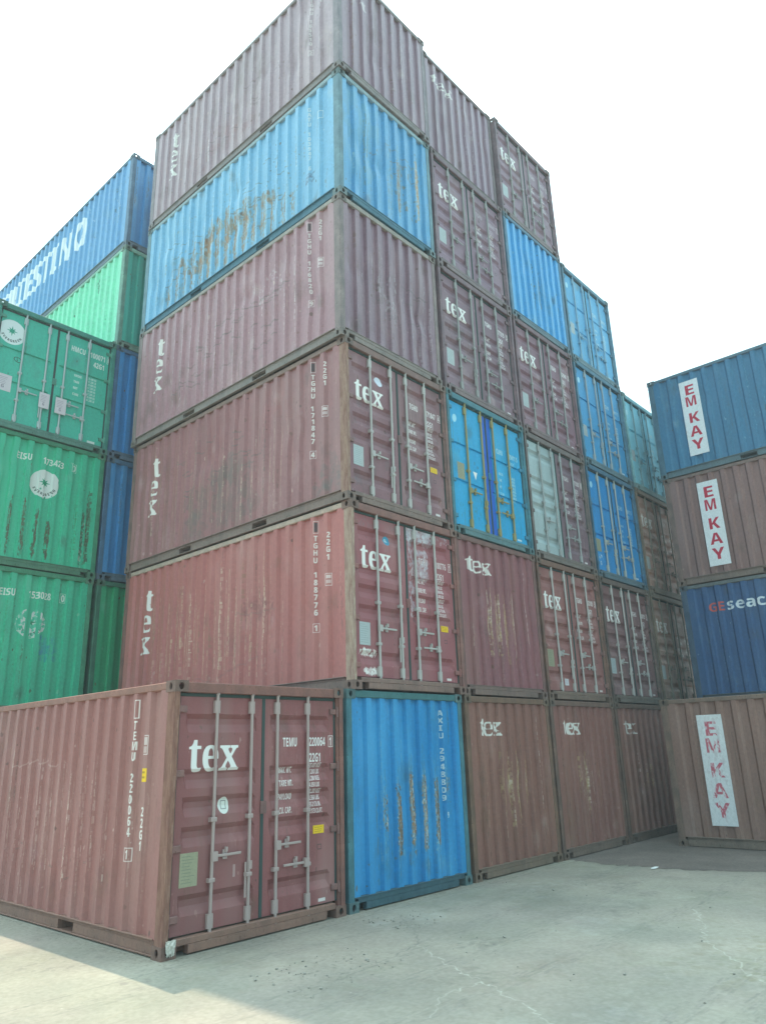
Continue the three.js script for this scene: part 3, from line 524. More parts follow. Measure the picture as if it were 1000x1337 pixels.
container({ x: cx(0) + 0.09, z: ZM + 0.02, level: 1, face: 'door', style: 'tex', col: M.red, frame: [120, 100, 92], worn: [222, 226, 230], rail: [196, 172, 160],
  label: 'red tex container with whitened right door, directly on the bright blue corner container',
  door: texDoor(4, [150, 88, 92], 'TGHU', '188776', '1', { ppm: 300, wear: 0.8, ta: 0.8, extra: (f) => {
    const P = [[190, 190, 198], [170, 168, 178], [205, 205, 210]];
    f.flakes(1.25, 0.13, 0.6, 0.22, 220, P, 0.02, 0.09, 0.5, 0.8); f.flakes(1.27, 0.3, 0.13, 1.2, 200, P, 0.01, 0.05, 0.5, 1.6); f.flakes(1.45, 0.45, 0.28, 0.5, 130, P, 0.02, 0.07, 0.4, 1.2); f.flakes(1.7, 0.13, 0.6, 0.14, 90, P, 0.01, 0.05, 0.4, 0.8);
    f.flakes(0.2, 2.05, 0.35, 0.08, 40, [WHITE], 0.02, 0.05, 0.8); f.flakes(0.28, 2.3, 0.24, 0.08, 40, [WHITE], 0.02, 0.05, 0.8); f.flakes(0.2, 0.2, 0.9, 0.12, 30, [[120, 110, 112]], 0.02, 0.08, 0.3);
    f.c.fillStyle = css([60, 140, 170]); f.c.beginPath(); f.c.arc(0.82 * 300, 0.45 * 300, 0.07 * 300, 0, 7); f.c.fill(); f.text('GL', 0.775, 0.475, 0.05, { sx: 0.7 }); } }),
  stickers: stdStickers(PLATE2), rod: galv,
  side: texSide(5, [174, 104, 98], 'TGHU 188776 1', { code2: 0.37, box: 0.98, kf: 0.22, kd: 0.1, wear: 0.5, before: (f) => {
    const r = f.r; for (let i = 0; i < 120; i++) { const k = 1.2 + Math.round(r() * 12) * 0.278; f.scratch(k + (r() - 0.5) * 0.05, 0.5 + r() * 1.2, 1.2 + r() * 1.3, r() < 0.7 ? [200, 176, 150] : [130, 100, 80], 0.25 + 0.5 * r(), 0.012); }
    f.flakes(3.6, 1.1, 0.8, 0.25, 60, [[150, 84, 84], [120, 78, 74]], 0.02, 0.12, 0.3); f.tear(3.4, 1.25, 1.0, [120, 80, 74], 0.5); f.tear(2.4, 2.2, 1.6, [130, 76, 74], 0.5); f.ribs(0, 1.0, 4.4, 0.3, 2.4, [[212, 190, 164], [196, 168, 138], [150, 112, 90]], 1, 0.03); } }), sideDent: sd(102, 8, 0.02) });

container({ x: cx(0) + 0.06, z: ZM + 0.0, level: 2, face: 'door', style: 'tex', col: M.mid, frame: [124, 106, 100], worn: [200, 192, 194], rail: [156, 130, 124],
  label: 'grimy maroon tex container with doors numbered 171847, above the red tex one',
  door: texDoor(6, [132, 94, 100], 'TGHU', '171847', '4', { ppm: 300, wear: 1, grime: 60, ta: 0.85, extra: (f) => { f.c.fillStyle = css([206, 210, 222]); f.c.beginPath(); f.c.arc(0.8 * 300, 0.47 * 300, 0.085 * 300, 0, 7); f.c.fill(); } }),
  stickers: stdStickers(PLATE2), rod: galv,
  side: texSide(7, [150, 102, 102], 'TGHU 171847 4', { code2: 0.25, box: 1.0, kf: 0.25, kd: 0.2, wear: 0.8, before: (f) => {
    const r = f.r; f.flakes(2.0, 1.2, 1.9, 1.2, 130, [[104, 100, 92], [120, 108, 98], [96, 88, 80]], 0.05, 0.28, 0.24, 1.3); f.flakes(5.3, 1.9, 0.6, 0.5, 60, [[104, 104, 98]], 0.03, 0.16, 0.2);
    f.flakes(4.1, 0.2, 0.6, 0.6, 30, [[164, 98, 96]], 0.05, 0.2, 0.12, 1.5);
    for (let i = 0; i < 24; i++) f.tear(1.4 + r() * 2.4, 0.6 + r() * 0.9, 0.1 + r() * 0.25, [84, 64, 60], 0.8);
    for (let i = 0; i < 50; i++) f.scratch(1.2 + Math.round(r() * 14) * 0.278, 0.8 + r(), 1.5 + r(), [190, 168, 140], 0.4, 0.01); f.ribs(0, 0.6, 5, 0.2, 2.4, [[196, 176, 150], [110, 92, 82], [176, 140, 128]], 0.6, 0.02); } }), sideDent: sd(103, 16, 0.045) });

container({ x: cx(0), z: ZM - 0.02, level: 3, face: 'end', col: [138, 112, 120], frame: [136, 128, 124], rail: [168, 160, 156],  // maroon greyed toward mauve: lens veil put into the paint colour
  label: 'mauve container with buckled end, directly below the rusted sky blue one',
  end: endFace(8, [132, 104, 116], { wear: 1, kf: 0.35, kd: 0.25, draw: (f, r) => { for (let i = 0; i < 26; i++) f.scratch(0.5 + r() * 1.8, 0.4 + r() * 1.2, 1.0 + r() * 1.4, r() < 0.5 ? [205, 198, 200] : [92, 78, 80], 0.5, 0.012); for (let i = 0; i < 14; i++) f.tear(0.4 + r() * 1.6, 0.8 + r() * 1.1, 0.08 + r() * 0.2, [82, 66, 70], 0.6); f.flakes(0.9, 0.9, 0.5, 0.9, 60, [[190, 185, 188], [100, 90, 92]], 0.01, 0.04, 0.5, 2); } }), endDent: ed(302, 16, 0.05),
  side: texSide(9, [162, 122, 128], 'TGHU 176820 9', { kf: 0.3, kd: 0.18, wear: 0.8, code2: 0.25, box: 0.98, na: 0.8, before: (f) => { const r = f.r; for (let i = 0; i < 36; i++) f.tear(1.3 + r() * 3.4, 0.9 + r() * 1.1, 0.12 + r() * 0.3, [88, 68, 70], 0.85); f.flakes(3.8, 0.6, 0.9, 0.5, 60, [[200, 190, 190]], 0.01, 0.04, 0.5, 1.6); f.flakes(1.2, 1.9, 3, 0.4, 60, [[120, 104, 102]], 0.03, 0.14, 0.2); f.ribs(0, 0.6, 5, 0.2, 2.4, [[214, 200, 198], [120, 100, 100], [190, 164, 160]], 0.6, 0.02); } }), sideDent: sd(104, 22, 0.05) });

container({ x: cx(0), z: ZM, level: 4, face: 'end', col: [92, 150, 186], frame: [120, 136, 138], rail: [160, 186, 198], bottom: [76, 120, 142],
  label: 'sky blue container with a large rusted patch on its long side',
  end: blueEnd(10, [92, 156, 198], (f, r) => {
    f.flakes(0.1, 0.1, 0.9, 1.7, 60, [[110, 160, 178], [120, 158, 165]], 0.05, 0.2, 0.22, 2); f.flakes(1.3, 0.8, 0.85, 1.3, 90, [[156, 112, 70], [126, 100, 80], [150, 150, 140]], 0.01, 0.05, 0.5, 2.2);
    for (let i = 0; i < 30; i++) f.scratch(0.3 + r() * 1.9, 0.3 + r() * 1.4, 1.1 + r() * 1.4, r() < 0.5 ? [190, 200, 190] : [130, 130, 110], 0.5, 0.012);
    f.flakes(2.0, 0.5, 0.08, 1.3, 90, RUSTS, 0.006, 0.03, 0.7, 2.4); f.run(2.01, 0.6, 2.0, [[176, 126, 76], [140, 98, 62], [196, 190, 176]], 0.09, 0.8, 11); f.run(1.49, 0.9, 2.2, [[120, 98, 82], [150, 128, 108]], 0.09, 0.75, 10); f.run(1.22, 1.3, 2.3, [[130, 140, 140], [110, 110, 106]], 0.08, 0.5, 5); f.run(0.7, 0.9, 2.3, [[140, 170, 180], [120, 140, 146]], 0.1, 0.4, 5); f.flakes(1.45, 0.9, 0.1, 1.2, 70, [[130, 120, 112], [160, 150, 145]], 0.006, 0.03, 0.6, 2.4);
    for (let i = 0; i < 8; i++) f.tear(0.7 + r() * 1.2, 0.8 + r() * 0.6, 0.08 + r() * 0.25, [96, 100, 110], 0.7); }), endDent: ed(303, 12, 0.045),
  side: (() => {
    const col = [110, 168, 202], f = new Face(L20, H, 180, 11, col, { kf: 0.22, kd: 0.12, fade: [170, 200, 215], dark: [70, 120, 150] }), r = f.r; f.general(0.6, { rust: [110, 96, 84], pale: [190, 205, 212] });
    const RB = [[156, 106, 64], [136, 92, 58], [108, 80, 60], [150, 124, 94], [170, 122, 78]]; for (let i = 0; i < 26; i++) { const x = 1.3 + r() * 2.9, y = 1.15 + r() * 0.9; f.flakes(x, y, 0.1 + r() * 0.3, 0.15 + r() * 0.3, 16, RB, 0.02, 0.09, 0.4, 1.8); }
    for (let i = 0; i < 15; i++) { const X = 0.97 + i * 0.278 - 0.08, mid = Math.exp(-(((X - 2.7) / 1.3) ** 2)), t = 1.9 - 0.85 * mid * (0.6 + 0.6 * r()); f.flakes(X, t, 0.16, 2.3 - t, 20 + 60 * mid, RB, 0.008, 0.04, 0.6, 2.6); f.run(X + 0.08, t, 2.4, RB, 0.17, 0.7, 4 + Math.round(13 * mid)); if (r() < 0.7) f.tear(X - 0.05, t + 0.1 * r(), 0.12 + 0.2 * r(), [84, 70, 62], 0.6); }
    f.flakes(0.8, 0.5, 4.4, 1.8, 130, RB, 0.006, 0.03, 0.55, 2);
    for (let i = 0; i < 22; i++) f.tear(0.7 + r() * 4, 0.6 + r() * 1.6, 0.1 + r() * 0.25, [80, 90, 96], 0.6);
    for (let i = 0; i < 30; i++) f.scratch(0.6 + r() * 4.6, 0.3 + r() * 1.6, 1.0 + r() * 1.5, [150, 165, 165], 0.45, 0.012);
    f.ribs(0, 0.4, 5.2, 0.2, 2.4, [[170, 184, 186], [96, 110, 112], [190, 206, 214]], 0.6, 0.02); f.stack('GATU 103947 6', 5.3, 0.35, 0.085, 0.105, { sx: 0.62, a: 0.7 }); f.outline(5.53, 0.6, 0.09, 0.15, 0.008); f.flakes(5.2, 1.75, 0.2, 0.2, 40, [[80, 96, 120]], 0.02, 0.06, 0.4);
    return f.material(0.46);
  })(), sideDent: sd(105, 22, 0.05) });

container({ x: cx(0) - 0.02, z: ZM + 0.04, level: 5, face: 'end', col: [144, 126, 136], frame: [142, 138, 144], rail: [150, 144, 148],  // paler grey maroon carries the glare haze of the upper levels in its colour
  label: 'haze-tinted maroon container on top of the corner column, above the rusted sky blue one',
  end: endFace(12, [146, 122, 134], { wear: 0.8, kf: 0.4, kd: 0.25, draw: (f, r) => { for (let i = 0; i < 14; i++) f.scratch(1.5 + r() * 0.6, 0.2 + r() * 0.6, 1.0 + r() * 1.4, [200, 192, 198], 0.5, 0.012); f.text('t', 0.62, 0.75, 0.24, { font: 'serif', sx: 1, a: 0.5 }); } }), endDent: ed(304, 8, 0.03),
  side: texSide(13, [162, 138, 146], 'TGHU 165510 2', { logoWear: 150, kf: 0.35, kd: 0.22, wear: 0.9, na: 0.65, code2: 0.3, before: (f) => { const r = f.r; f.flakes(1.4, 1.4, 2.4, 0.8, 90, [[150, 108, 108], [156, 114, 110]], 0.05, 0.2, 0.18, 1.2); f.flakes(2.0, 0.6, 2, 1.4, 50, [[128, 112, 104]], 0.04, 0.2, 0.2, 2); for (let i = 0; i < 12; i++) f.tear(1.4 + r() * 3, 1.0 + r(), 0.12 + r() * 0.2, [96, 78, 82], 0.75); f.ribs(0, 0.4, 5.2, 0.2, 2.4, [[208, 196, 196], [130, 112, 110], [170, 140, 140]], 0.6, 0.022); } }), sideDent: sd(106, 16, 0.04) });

// the four columns behind the corner, each from the ground up
const brownEnd = (seed, col, lx, lw, o = {}) => endFace(seed, col, { wear: 0.7, rust: [104, 76, 58], kf: 0.25, kd: 0.22, dark: [104, 82, 66], fade: mix(col, [180, 150, 130], 0.4), draw: (f, r) => { logoEnd(f, lx, 0.3, lw, (o.lw ?? 60) * 0.2, col); const n = o.n ?? 40; for (let i = 0; i < n; i++) f.scratch(0.9 + Math.round(r() * 3) * 0.24 + (r() - 0.5) * 0.06, 0.8 + r() * 0.5, 1.3 + r() * 0.7, r() < 0.6 ? [186, 166, 120] : [220, 206, 190], 0.6, 0.014); f.scratch(2.0, 0.3, 1.7, [225, 215, 205], 0.8, 0.012); f.ribs(1, 0.4, 2.1, 0.4, 2.4, [[170, 146, 118], [200, 182, 160], [98, 76, 64]], 0.5, 0.016); if (o.more) o.more(f, r); }, ...o });
const doorOf = (c, l, seed, col, num, label, o = {}) => container({ x: cx(c) + (o.dx || 0), z: ZM + (o.dz || 0), level: l, face: 'door', style: 'tex', col, frame: o.frame || mix(col, [108, 104, 104], 0.5), rod: o.rod || greyRod, label,
  door: texDoor(seed, col, 'TGHU', num, '3', { ppm: 256, wear: 0.9, grime: 30, ...o }), stickers: stdStickers(PLATE2, !!o.yel), ...o.over });
const endOf = (c, l, seed, col, end, label, o = {}) => container({ x: cx(c) + (o.dx || 0), z: ZM + (o.dz || 0), level: l, face: 'end', col, end, label, frame: o.frame, rail: o.rail, bottom: o.bottom, endDent: ed(310 + seed, o.nd ?? 6, o.da ?? 0.016) });

endOf(1, 0, 20, M.brown, brownEnd(20, M.brown, 0.38, 0.58, { lw: 120 }), 'brown tex container end on the ground next to the bright blue one', { frame: [112, 94, 78] });
endOf(1, 1, 21, [142, 92, 96], brownEnd(21, [140, 92, 96], 0.32, 0.68, { lw: 40, n: 60 }), 'maroon corrugated end with yellowed scratches, under the vivid blue striped doors', { frame: [112, 92, 84] });
const flatDoor = (seed, col, o = {}) => { const f = new Face(W, H, 190, seed, col, { kf: 0.2, kd: 0.15, fade: mix(col, [190, 220, 230], 0.4), dark: mix(col, [50, 70, 80], 0.4) }), r = f.r; f.general(0.6, { rust: [110, 100, 84], pale: mix(col, [225, 235, 238], 0.6) }); f.text('CLHU', 1.52, 0.78, 0.1, { sx: 0.58, a: 0.7 }); f.text('229411 5', 1.9, 0.78, 0.1, { sx: 0.58, a: 0.7 }); f.text('22G1', 1.9, 0.94, 0.1, { sx: 0.58, a: 0.6 }); ['MAX GR.', 'TARE', 'NET', 'CU.CAP.'].forEach((s, i) => { f.text(s, 1.55, 1.2 + i * 0.13, 0.05, { sx: 0.5, a: 0.7 }); f.text('30.480 KG', 1.92, 1.2 + i * 0.13, 0.05, { sx: 0.5, a: 0.7 }); f.text('67.200 LB', 1.92, 1.265 + i * 0.13, 0.05, { sx: 0.5, a: 0.7 }); }); f.rect(2.0, 2.34, 0.14, 0.035, WHITE, 0.8); f.c.fillStyle = css([190, 225, 235], 0.8); f.c.beginPath(); f.c.ellipse(0.28 * f.p, 0.47 * f.p, 0.06 * f.p, 0.08 * f.p, 0.3, 0, 7); f.c.fill(); if (o.draw) o.draw(f, r); return f.material(0.55); };
container({ x: cx(1), z: ZM + 0.01, level: 2, face: 'door', style: 'flat', col: [34, 146, 196], frame: [96, 112, 108], rod: rustyRod, label: 'vivid blue double doors with a darker blue centre stripe and yellowed lock rods',
  door: flatDoor(22, [34, 154, 204], { draw: (f, r) => { f.rect(1.1, 0.14, 0.26, 2.28, [24, 92, 190]); for (let i = 0; i < 12; i++) f.scratch(1.1 + r() * 0.26, 0.3 + r(), 1 + r() * 1.3, [60, 130, 200], 0.4, 0.01); f.c.fillStyle = css(WHITE); f.c.beginPath(); f.c.moveTo(0.73 * f.p, 1.35 * f.p); f.c.lineTo(0.86 * f.p, 1.35 * f.p); f.c.lineTo(0.8 * f.p, 1.5 * f.p); f.c.fill(); f.flakes(0.3, 1.8, 0.9, 0.5, 40, [[80, 90, 80], [100, 110, 90]], 0.01, 0.05, 0.4, 2); } }), stickers: [{ name: 'data_plate', x: 0.28, y: 1.28, w: 0.2, h: 0.3, m: PLATE }] });
doorOf(1, 3, 23, [134, 104, 116], '177215', 'mauve tex doors directly above the vivid blue striped doors');  // upper doors: veiling haze mixed into the maroon base colour
doorOf(1, 4, 24, [140, 113, 127], '160448', 'mauve tex doors with smudged number, second above the vivid blue striped doors', { ta: 0.4, logoWear: 20 });
endOf(1, 5, 25, [138, 122, 134], endFace(25, [148, 124, 138], { wear: 0.8, kf: 0.35, kd: 0.25, draw: (f, r) => { logoEnd(f, 0.32, 0.3, 0.7, 60, [148, 124, 138]); for (let i = 0; i < 14; i++) f.scratch(0.8 + r() * 1.4, 0.4 + r(), 1.2 + r(), [196, 190, 196], 0.5, 0.012); } }), 'haze-tinted maroon corrugated end with scuffed tex logo, on top of its column of mauve doors', { dz: -0.08, nd: 8, da: 0.025 });  // haze painted into this top maroon as a greyer tone

endOf(2, 0, 26, [134, 94, 88], brownEnd(26, [142, 98, 90], 0.4, 0.62, { lw: 130, n: 20 }), 'brown container end with cropped tex logo, on the ground under the red rod-locked tex doors', { frame: [112, 96, 86] });
doorOf(2, 1, 27, [146, 98, 94], '133105', 'reddish tex doors with pale galvanised rods, below the door pair that is half grey', { rod: galv, frame: [112, 94, 80], over: { stickers: [{ name: 'data_plate', x: 0.2, y: 1.69, w: 0.21, h: 0.31, m: PLATE }, { name: 'white_label', x: 0.72, y: 2.2, w: 0.14, h: 0.12, m: PAPER }] } });
{
  const rr = texDoor(28, [124, 100, 108], 'TGHU', '177305', '8', { ppm: 190, wear: 1, noLogo: true, grime: 40, ta: 0.8 }), gl = endFace(29, [164, 180, 182], { ppm: 190, wear: 0.5, kf: 0.25, kd: 0.25, fade: [190, 200, 202], dark: [120, 132, 134] });
  container({ x: cx(2), z: ZM, level: 2, face: 'door', style: 'tex', col: [124, 104, 108], frame: [112, 106, 102], rod: plain([152, 154, 154], 0.6), leafL: gl, leafR: rr, label: 'container with one pale grey door leaf and one mauve brown leaf', stickers: [] });
}
doorOf(2, 3, 30, [136, 102, 113], '182960', 'mauve tex doors between the half grey doors and a blue corrugated end');  // maroon with the upper-level veil painted in
endOf(2, 4, 31, [56, 142, 202], blueEnd(31, [70, 156, 210], (f, r) => { for (const x of [1.12, 1.36, 1.6]) { f.flakes(x - 0.03, 0.75, 0.06, 1.1, 70, [[96, 84, 76], [130, 120, 105]], 0.006, 0.022, 0.8, 2.6); } for (let i = 0; i < 16; i++) f.scratch(0.5 + r() * 1.6, 0.5 + r(), 1.2 + r() * 1.2, [150, 190, 205], 0.4, 0.01); }), 'blue corrugated end with thin dark rust lines, second from the top of its column', { frame: [112, 118, 124], nd: 8, da: 0.02 });
doorOf(2, 5, 32, [146, 120, 133], '150731', 'haze-tinted mauve tex doors on top of the column, above a blue corrugated end', { ta: 0.5 });  // top doors greyed in colour to stand for lens haze

endOf(3, 0, 33, [130, 92, 86], brownEnd(33, [142, 100, 92], 0.36, 0.55, { lw: 130, n: 20 }), 'brown corrugated end with broken logo letters, on the ground deepest in the corner', { frame: [108, 94, 84] });
doorOf(3, 1, 34, [124, 92, 92], '140015', 'grimy brown tex doors below the strong blue doors', { rod: galv, grime: 80, frame: [100, 94, 86] });
container({ x: cx(3), z: ZM, level: 2, face: 'door', style: 'flat', col: [34, 118, 180], frame: [96, 106, 110], rod: plain([160, 165, 162], 0.55), label: 'strong blue flat doors with white stencils, lowest of the three blue ones in their column', door: flatDoor(35, [42, 134, 196], { draw: (f) => { f.text('G', 0.28, 2.3, 0.09, { sx: 0.8, a: 0.8 }); f.flakes(0.25, 2.05, 0.2, 0.12, 14, [WHITE], 0.01, 0.04, 0.8); } }), stickers: [{ name: 'data_plate', x: 0.2, y: 1.72, w: 0.2, h: 0.28, m: PLATE }] });
container({ x: cx(3) + 0.02, z: ZM, level: 3, face: 'door', style: 'flat', col: [62, 134, 182], frame: [96, 118, 128], rod: plain([150, 160, 165], 0.55), label: 'mid blue flat doors, middle one of the three blue ones in their column', door: flatDoor(36, [66, 148, 198]), stickers: [{ name: 'data_plate', x: 0.22, y: 1.6, w: 0.18, h: 0.28, m: PLATE2 }] });
container({ x: cx(3) + 0.04, z: ZM - 0.02, level: 4, face: 'door', style: 'flat', col: [86, 152, 192], frame: [110, 130, 142], rod: plain([130, 166, 186], 0.55), label: 'light blue flat doors on top of the three blue ones in their column', door: flatDoor(37, [96, 168, 210]), stickers: [{ name: 'data_plate', x: 0.24, y: 1.5, w: 0.18, h: 0.3, m: PLATE2 }] });

container({ x: cx(4) + 0.03, z: ZM, level: 0, face: 'end', col: [128, 92, 86], frame: [106, 92, 84], label: 'brown container end on the ground, behind the container with the peeled white banner' });
doorOf(4, 1, 38, [176, 140, 126], '118204', 'rust streaked brown tex doors beside the dark blue seaco container', { rod: plain([120, 114, 104], 0.7), grime: 160, logoWear: 90, ta: 0.4, frame: [100, 96, 84], dx: 0.03 });
doorOf(4, 2, 39, [184, 144, 130], '121377', 'rust streaked brown tex doors directly under the pale turquoise doors', { rod: plain([126, 118, 108], 0.7), grime: 140, logoWear: 60, ta: 0.4, frame: [104, 98, 86], dx: 0.03 });
container({ x: cx(4) + 0.04, z: ZM, level: 3, face: 'door', style: 'flat', col: [136, 200, 214], frame: [130, 168, 178], rod: plain([120, 150, 158], 0.6), label: 'pale turquoise flat doors on top of the rust streaked brown column', door: flatDoor(40, [142, 210, 226]), stickers: [{ name: 'data_plate', x: 0.24, y: 1.5, w: 0.18, h: 0.3, m: PLATE2 }] });

/* ------------------------------------------------------------------ the row behind on the left (forty-foot containers) */
const ZR = -6.77 - L40 / 2, XT = -0.12 + HW, XE = -0.175 - HW;
const G1 = [62, 184, 146], G2 = [66, 180, 156];
function star(f, x, y, R, col, ground, peel) {
  const c = f.c, p = f.p; c.fillStyle = css(ground, 0.95); c.beginPath(); c.arc(x * p, y * p, R * p, 0, 7); c.fill();
  c.fillStyle = css(col); c.beginPath(); for (let k = 0; k < 16; k++) { const a = k / 16 * 6.2832 - 1.5708, q = (k % 2 ? 0.15 : k % 4 ? 0.33 : 0.42) * R * p; c[k ? 'lineTo' : 'moveTo'](x * p + Math.cos(a) * q, y * p - 0.1 * R * p + Math.sin(a) * q); } c.fill();
  [...'EVERGREEN'].forEach((s, i) => { const a = (150 - i * 15) * RAD; c.save(); c.translate((x + Math.cos(a) * R * 0.72) * p, (y + Math.sin(a) * R * 0.72) * p); c.rotate(a - Math.PI / 2); c.font = `bold ${R * 0.26 * p}px sans-serif`; c.textAlign = 'center'; c.fillStyle = css([40, 60, 52]); c.fillText(s, 0, R * 0.1 * p); c.restore(); });
  if (peel) f.flakes(x - R, y - R, 2 * R, 2 * R, peel, [col], 0.01, 0.06, 0.95);
}
const greenRow = [[0, 'green container end at the base of the row, hidden behind the lone maroon container'], [1], [2], [3]];
const deepGreen = (seed, draw) => endFace(seed, G1, { wear: 0.5, rust: [84, 84, 62], kf: 0.18, kd: 0.15, fade: [90, 190, 150], dark: [22, 104, 80], draw });
container({ L: L40, x: XE, z: ZR, level: 0, face: 'end', col: G1, frame: [72, 112, 88], label: 'green container at the foot of its stack, lowest under the two green numbered ends' });
container({ L: L40, x: XE, z: ZR, level: 1, face: 'end', col: G1, frame: [72, 118, 92], label: 'green corrugated end numbered 153028 with a mostly peeled round logo', endDent: ed(320, 6, 0.014),
  end: deepGreen(50, (f, r) => { f.text('EISU', 0.74, 0.52, 0.13, { sx: 0.7, a: 0.95 }); f.text('153028', 1.24, 0.52, 0.13, { sx: 0.72, a: 0.95 }); f.text('0', 1.86, 0.52, 0.13, { sx: 0.72, a: 0.95 }); f.outline(1.84, 0.37, 0.1, 0.17, 0.008); star(f, 1.35, 0.98, 0.27, [40, 130, 96], [205, 210, 205], 0); f.rect(1.24, 0.6, 0.12, 0.8, G1); f.rect(1.45, 0.66, 0.05, 0.7, G1); f.flakes(1.05, 0.7, 0.7, 0.6, 160, [G1], 0.02, 0.07, 0.95); f.flakes(1.55, 1.2, 0.3, 0.45, 60, [[60, 140, 170]], 0.02, 0.08, 0.35, 1.5); }) });
container({ L: L40, x: XE + 0.02, z: ZR, level: 2, face: 'end', col: [26, 160, 114], frame: [74, 120, 98], label: 'green corrugated end numbered 173423 with a white star logo and rust runs', endDent: ed(321, 7, 0.018),
  end: deepGreen(51, (f, r) => { f.text('EISU', 0.72, 0.5, 0.13, { sx: 0.7, a: 0.95 }); f.text('173423', 1.2, 0.5, 0.13, { sx: 0.72, a: 0.95 }); f.text('0', 1.8, 0.5, 0.13, { sx: 0.72, a: 0.95 }); f.outline(1.78, 0.35, 0.1, 0.17, 0.008); star(f, 1.29, 0.9, 0.28, [22, 150, 110], [218, 222, 218], 8);
    for (const [x, y] of [[0.22, 1.2], [0.47, 1.2], [0.72, 1.25], [0.96, 1.25], [1.2, 1.4], [1.44, 1.6], [2.1, 1.2], [2.2, 0.8]]) { f.flakes(x - 0.03, y, 0.06, 2.35 - y, 40, [[78, 84, 66], [64, 66, 54], [110, 108, 88]], 0.006, 0.028, 0.7, 3); f.run(x - 0.01, y, 2.35, [[92, 84, 62], [74, 72, 56], [110, 96, 72]], 0.06, 0.7, 7); } f.flakes(2.08, 1.5, 0.07, 0.9, 60, [[190, 200, 185], [60, 60, 50]], 0.006, 0.025, 0.7, 2.5); }) });
container({ L: L40, x: XE + 0.03, z: ZR + 0.02, level: 3, face: 'door', style: 'flat', col: G2, frame: [62, 112, 108], rod: plain([170, 182, 182], 0.5, 0.1), label: 'green container doors numbered 100071 with a round white star logo and bags on the handles',
  door: (() => { const f = new Face(W, H, 230, 52, G2, { kf: 0.15, kd: 0.12, fade: [90, 190, 165], dark: [26, 116, 104] }); f.general(0.4, { rust: [70, 100, 84], pale: [120, 200, 180] }); star(f, 0.33, 0.58, 0.26, [36, 150, 122], [222, 228, 228], 0); f.text('HMCU', 1.5, 0.5, 0.12, { sx: 0.62 }); f.text('100071', 1.91, 0.5, 0.12, { sx: 0.62 }); f.text('0', 2.3, 0.5, 0.12, { sx: 0.62 }); f.outline(2.285, 0.365, 0.075, 0.15, 0.008); f.text('42G1', 2.0, 0.7, 0.12, { sx: 0.62 });
    ['GROSS', 'TARE', 'NET', 'CUBE'].forEach((s, i) => { f.text(s, 1.62, 1.05 + i * 0.14, 0.05, { sx: 0.72, a: 0.95 }); f.text('30.480 KG', 1.92, 1.02 + i * 0.14, 0.05, { sx: 0.55, a: 0.8 }); f.text('67.200 LB', 1.92, 1.09 + i * 0.14, 0.05, { sx: 0.55, a: 0.8 }); }); f.rect(2.02, 2.36, 0.16, 0.05, WHITE, 0.9); f.c.strokeStyle = css([40, 70, 60]); f.c.lineWidth = 3; f.c.beginPath(); f.c.ellipse(0.5 * 230, 1.12 * 230, 16, 11, 0.3, 0, 7); f.c.stroke(); f.text('S', 0.475, 1.15, 0.06, { col: [40, 70, 60] }); return f.material(0.5); })(),
  stickers: [{ name: 'data_plate', x: 0.16, y: 1.5, w: 0.28, h: 0.34, m: PAPER }, { name: 'handle_bag', x: 0.96, y: 1.66, w: 0.2, h: 0.32, m: PAPER, dz: 0.058 }, { name: 'handle_bag', x: 1.28, y: 1.66, w: 0.22, h: 0.34, m: PAPER, dz: 0.058 }] });  // flat sheets standing in for white bags over the handles

const tEnd = (seed, col) => endFace(seed, col, { wear: 0.6, kf: 0.15, kd: 0.2, fade: mix(col, [190, 215, 225], 0.35), dark: mix(col, [50, 70, 80], 0.45) });
container({ L: L40, x: XT, z: ZR, level: 0, face: 'end', col: [30, 130, 100], frame: [72, 104, 92], label: 'green container at the foot of the tall stack behind the maroon corner column' });
container({ L: L40, x: XT + 0.02, z: ZR, level: 1, face: 'end', col: [30, 142, 96], frame: [78, 104, 96], end: tEnd(53, [52, 158, 112]), label: 'green corrugated end beneath two blue ones, half hidden behind the maroon corner column' });
container({ L: L40, x: XT, z: ZR, level: 2, face: 'end', col: [44, 106, 172], frame: [86, 108, 122], end: tEnd(54, [60, 130, 186]), label: 'blue corrugated end directly above a green one, half hidden behind the maroon corner column' });
container({ L: L40, x: XT - 0.02, z: ZR, level: 3, face: 'end', col: [44, 104, 176], frame: [92, 110, 128], end: tEnd(55, [62, 130, 188]), label: 'blue container beside the green star logo doors, under the mint green one' });
container({ L: L40, x: XT - 0.02, z: ZR, level: 4, face: 'end', col: [84, 186, 150], frame: [128, 134, 134], end: tEnd(56, [72, 168, 150]), rail: [150, 196, 180], label: 'mint green container under the blue one with large white lettering',
  side: (() => { const col = [132, 216, 180], f = new Face(L40, H, 110, 57, col, { kf: 0.25, kd: 0.1, fade: [150, 215, 190], dark: [64, 150, 120] }); f.general(0.25, { rust: [96, 130, 104], pale: [190, 225, 205] }); f.streak(11.2, 0.9, 1.7, [215, 225, 215], 0.5, 0.1); f.flakes(10.9, 0.3, 0.1, 0.4, 30, [[70, 110, 90]], 0.01, 0.04, 0.6, 2); return f.material(0.6); })(), sideDent: sd(107, 14, 0.02, L40) });
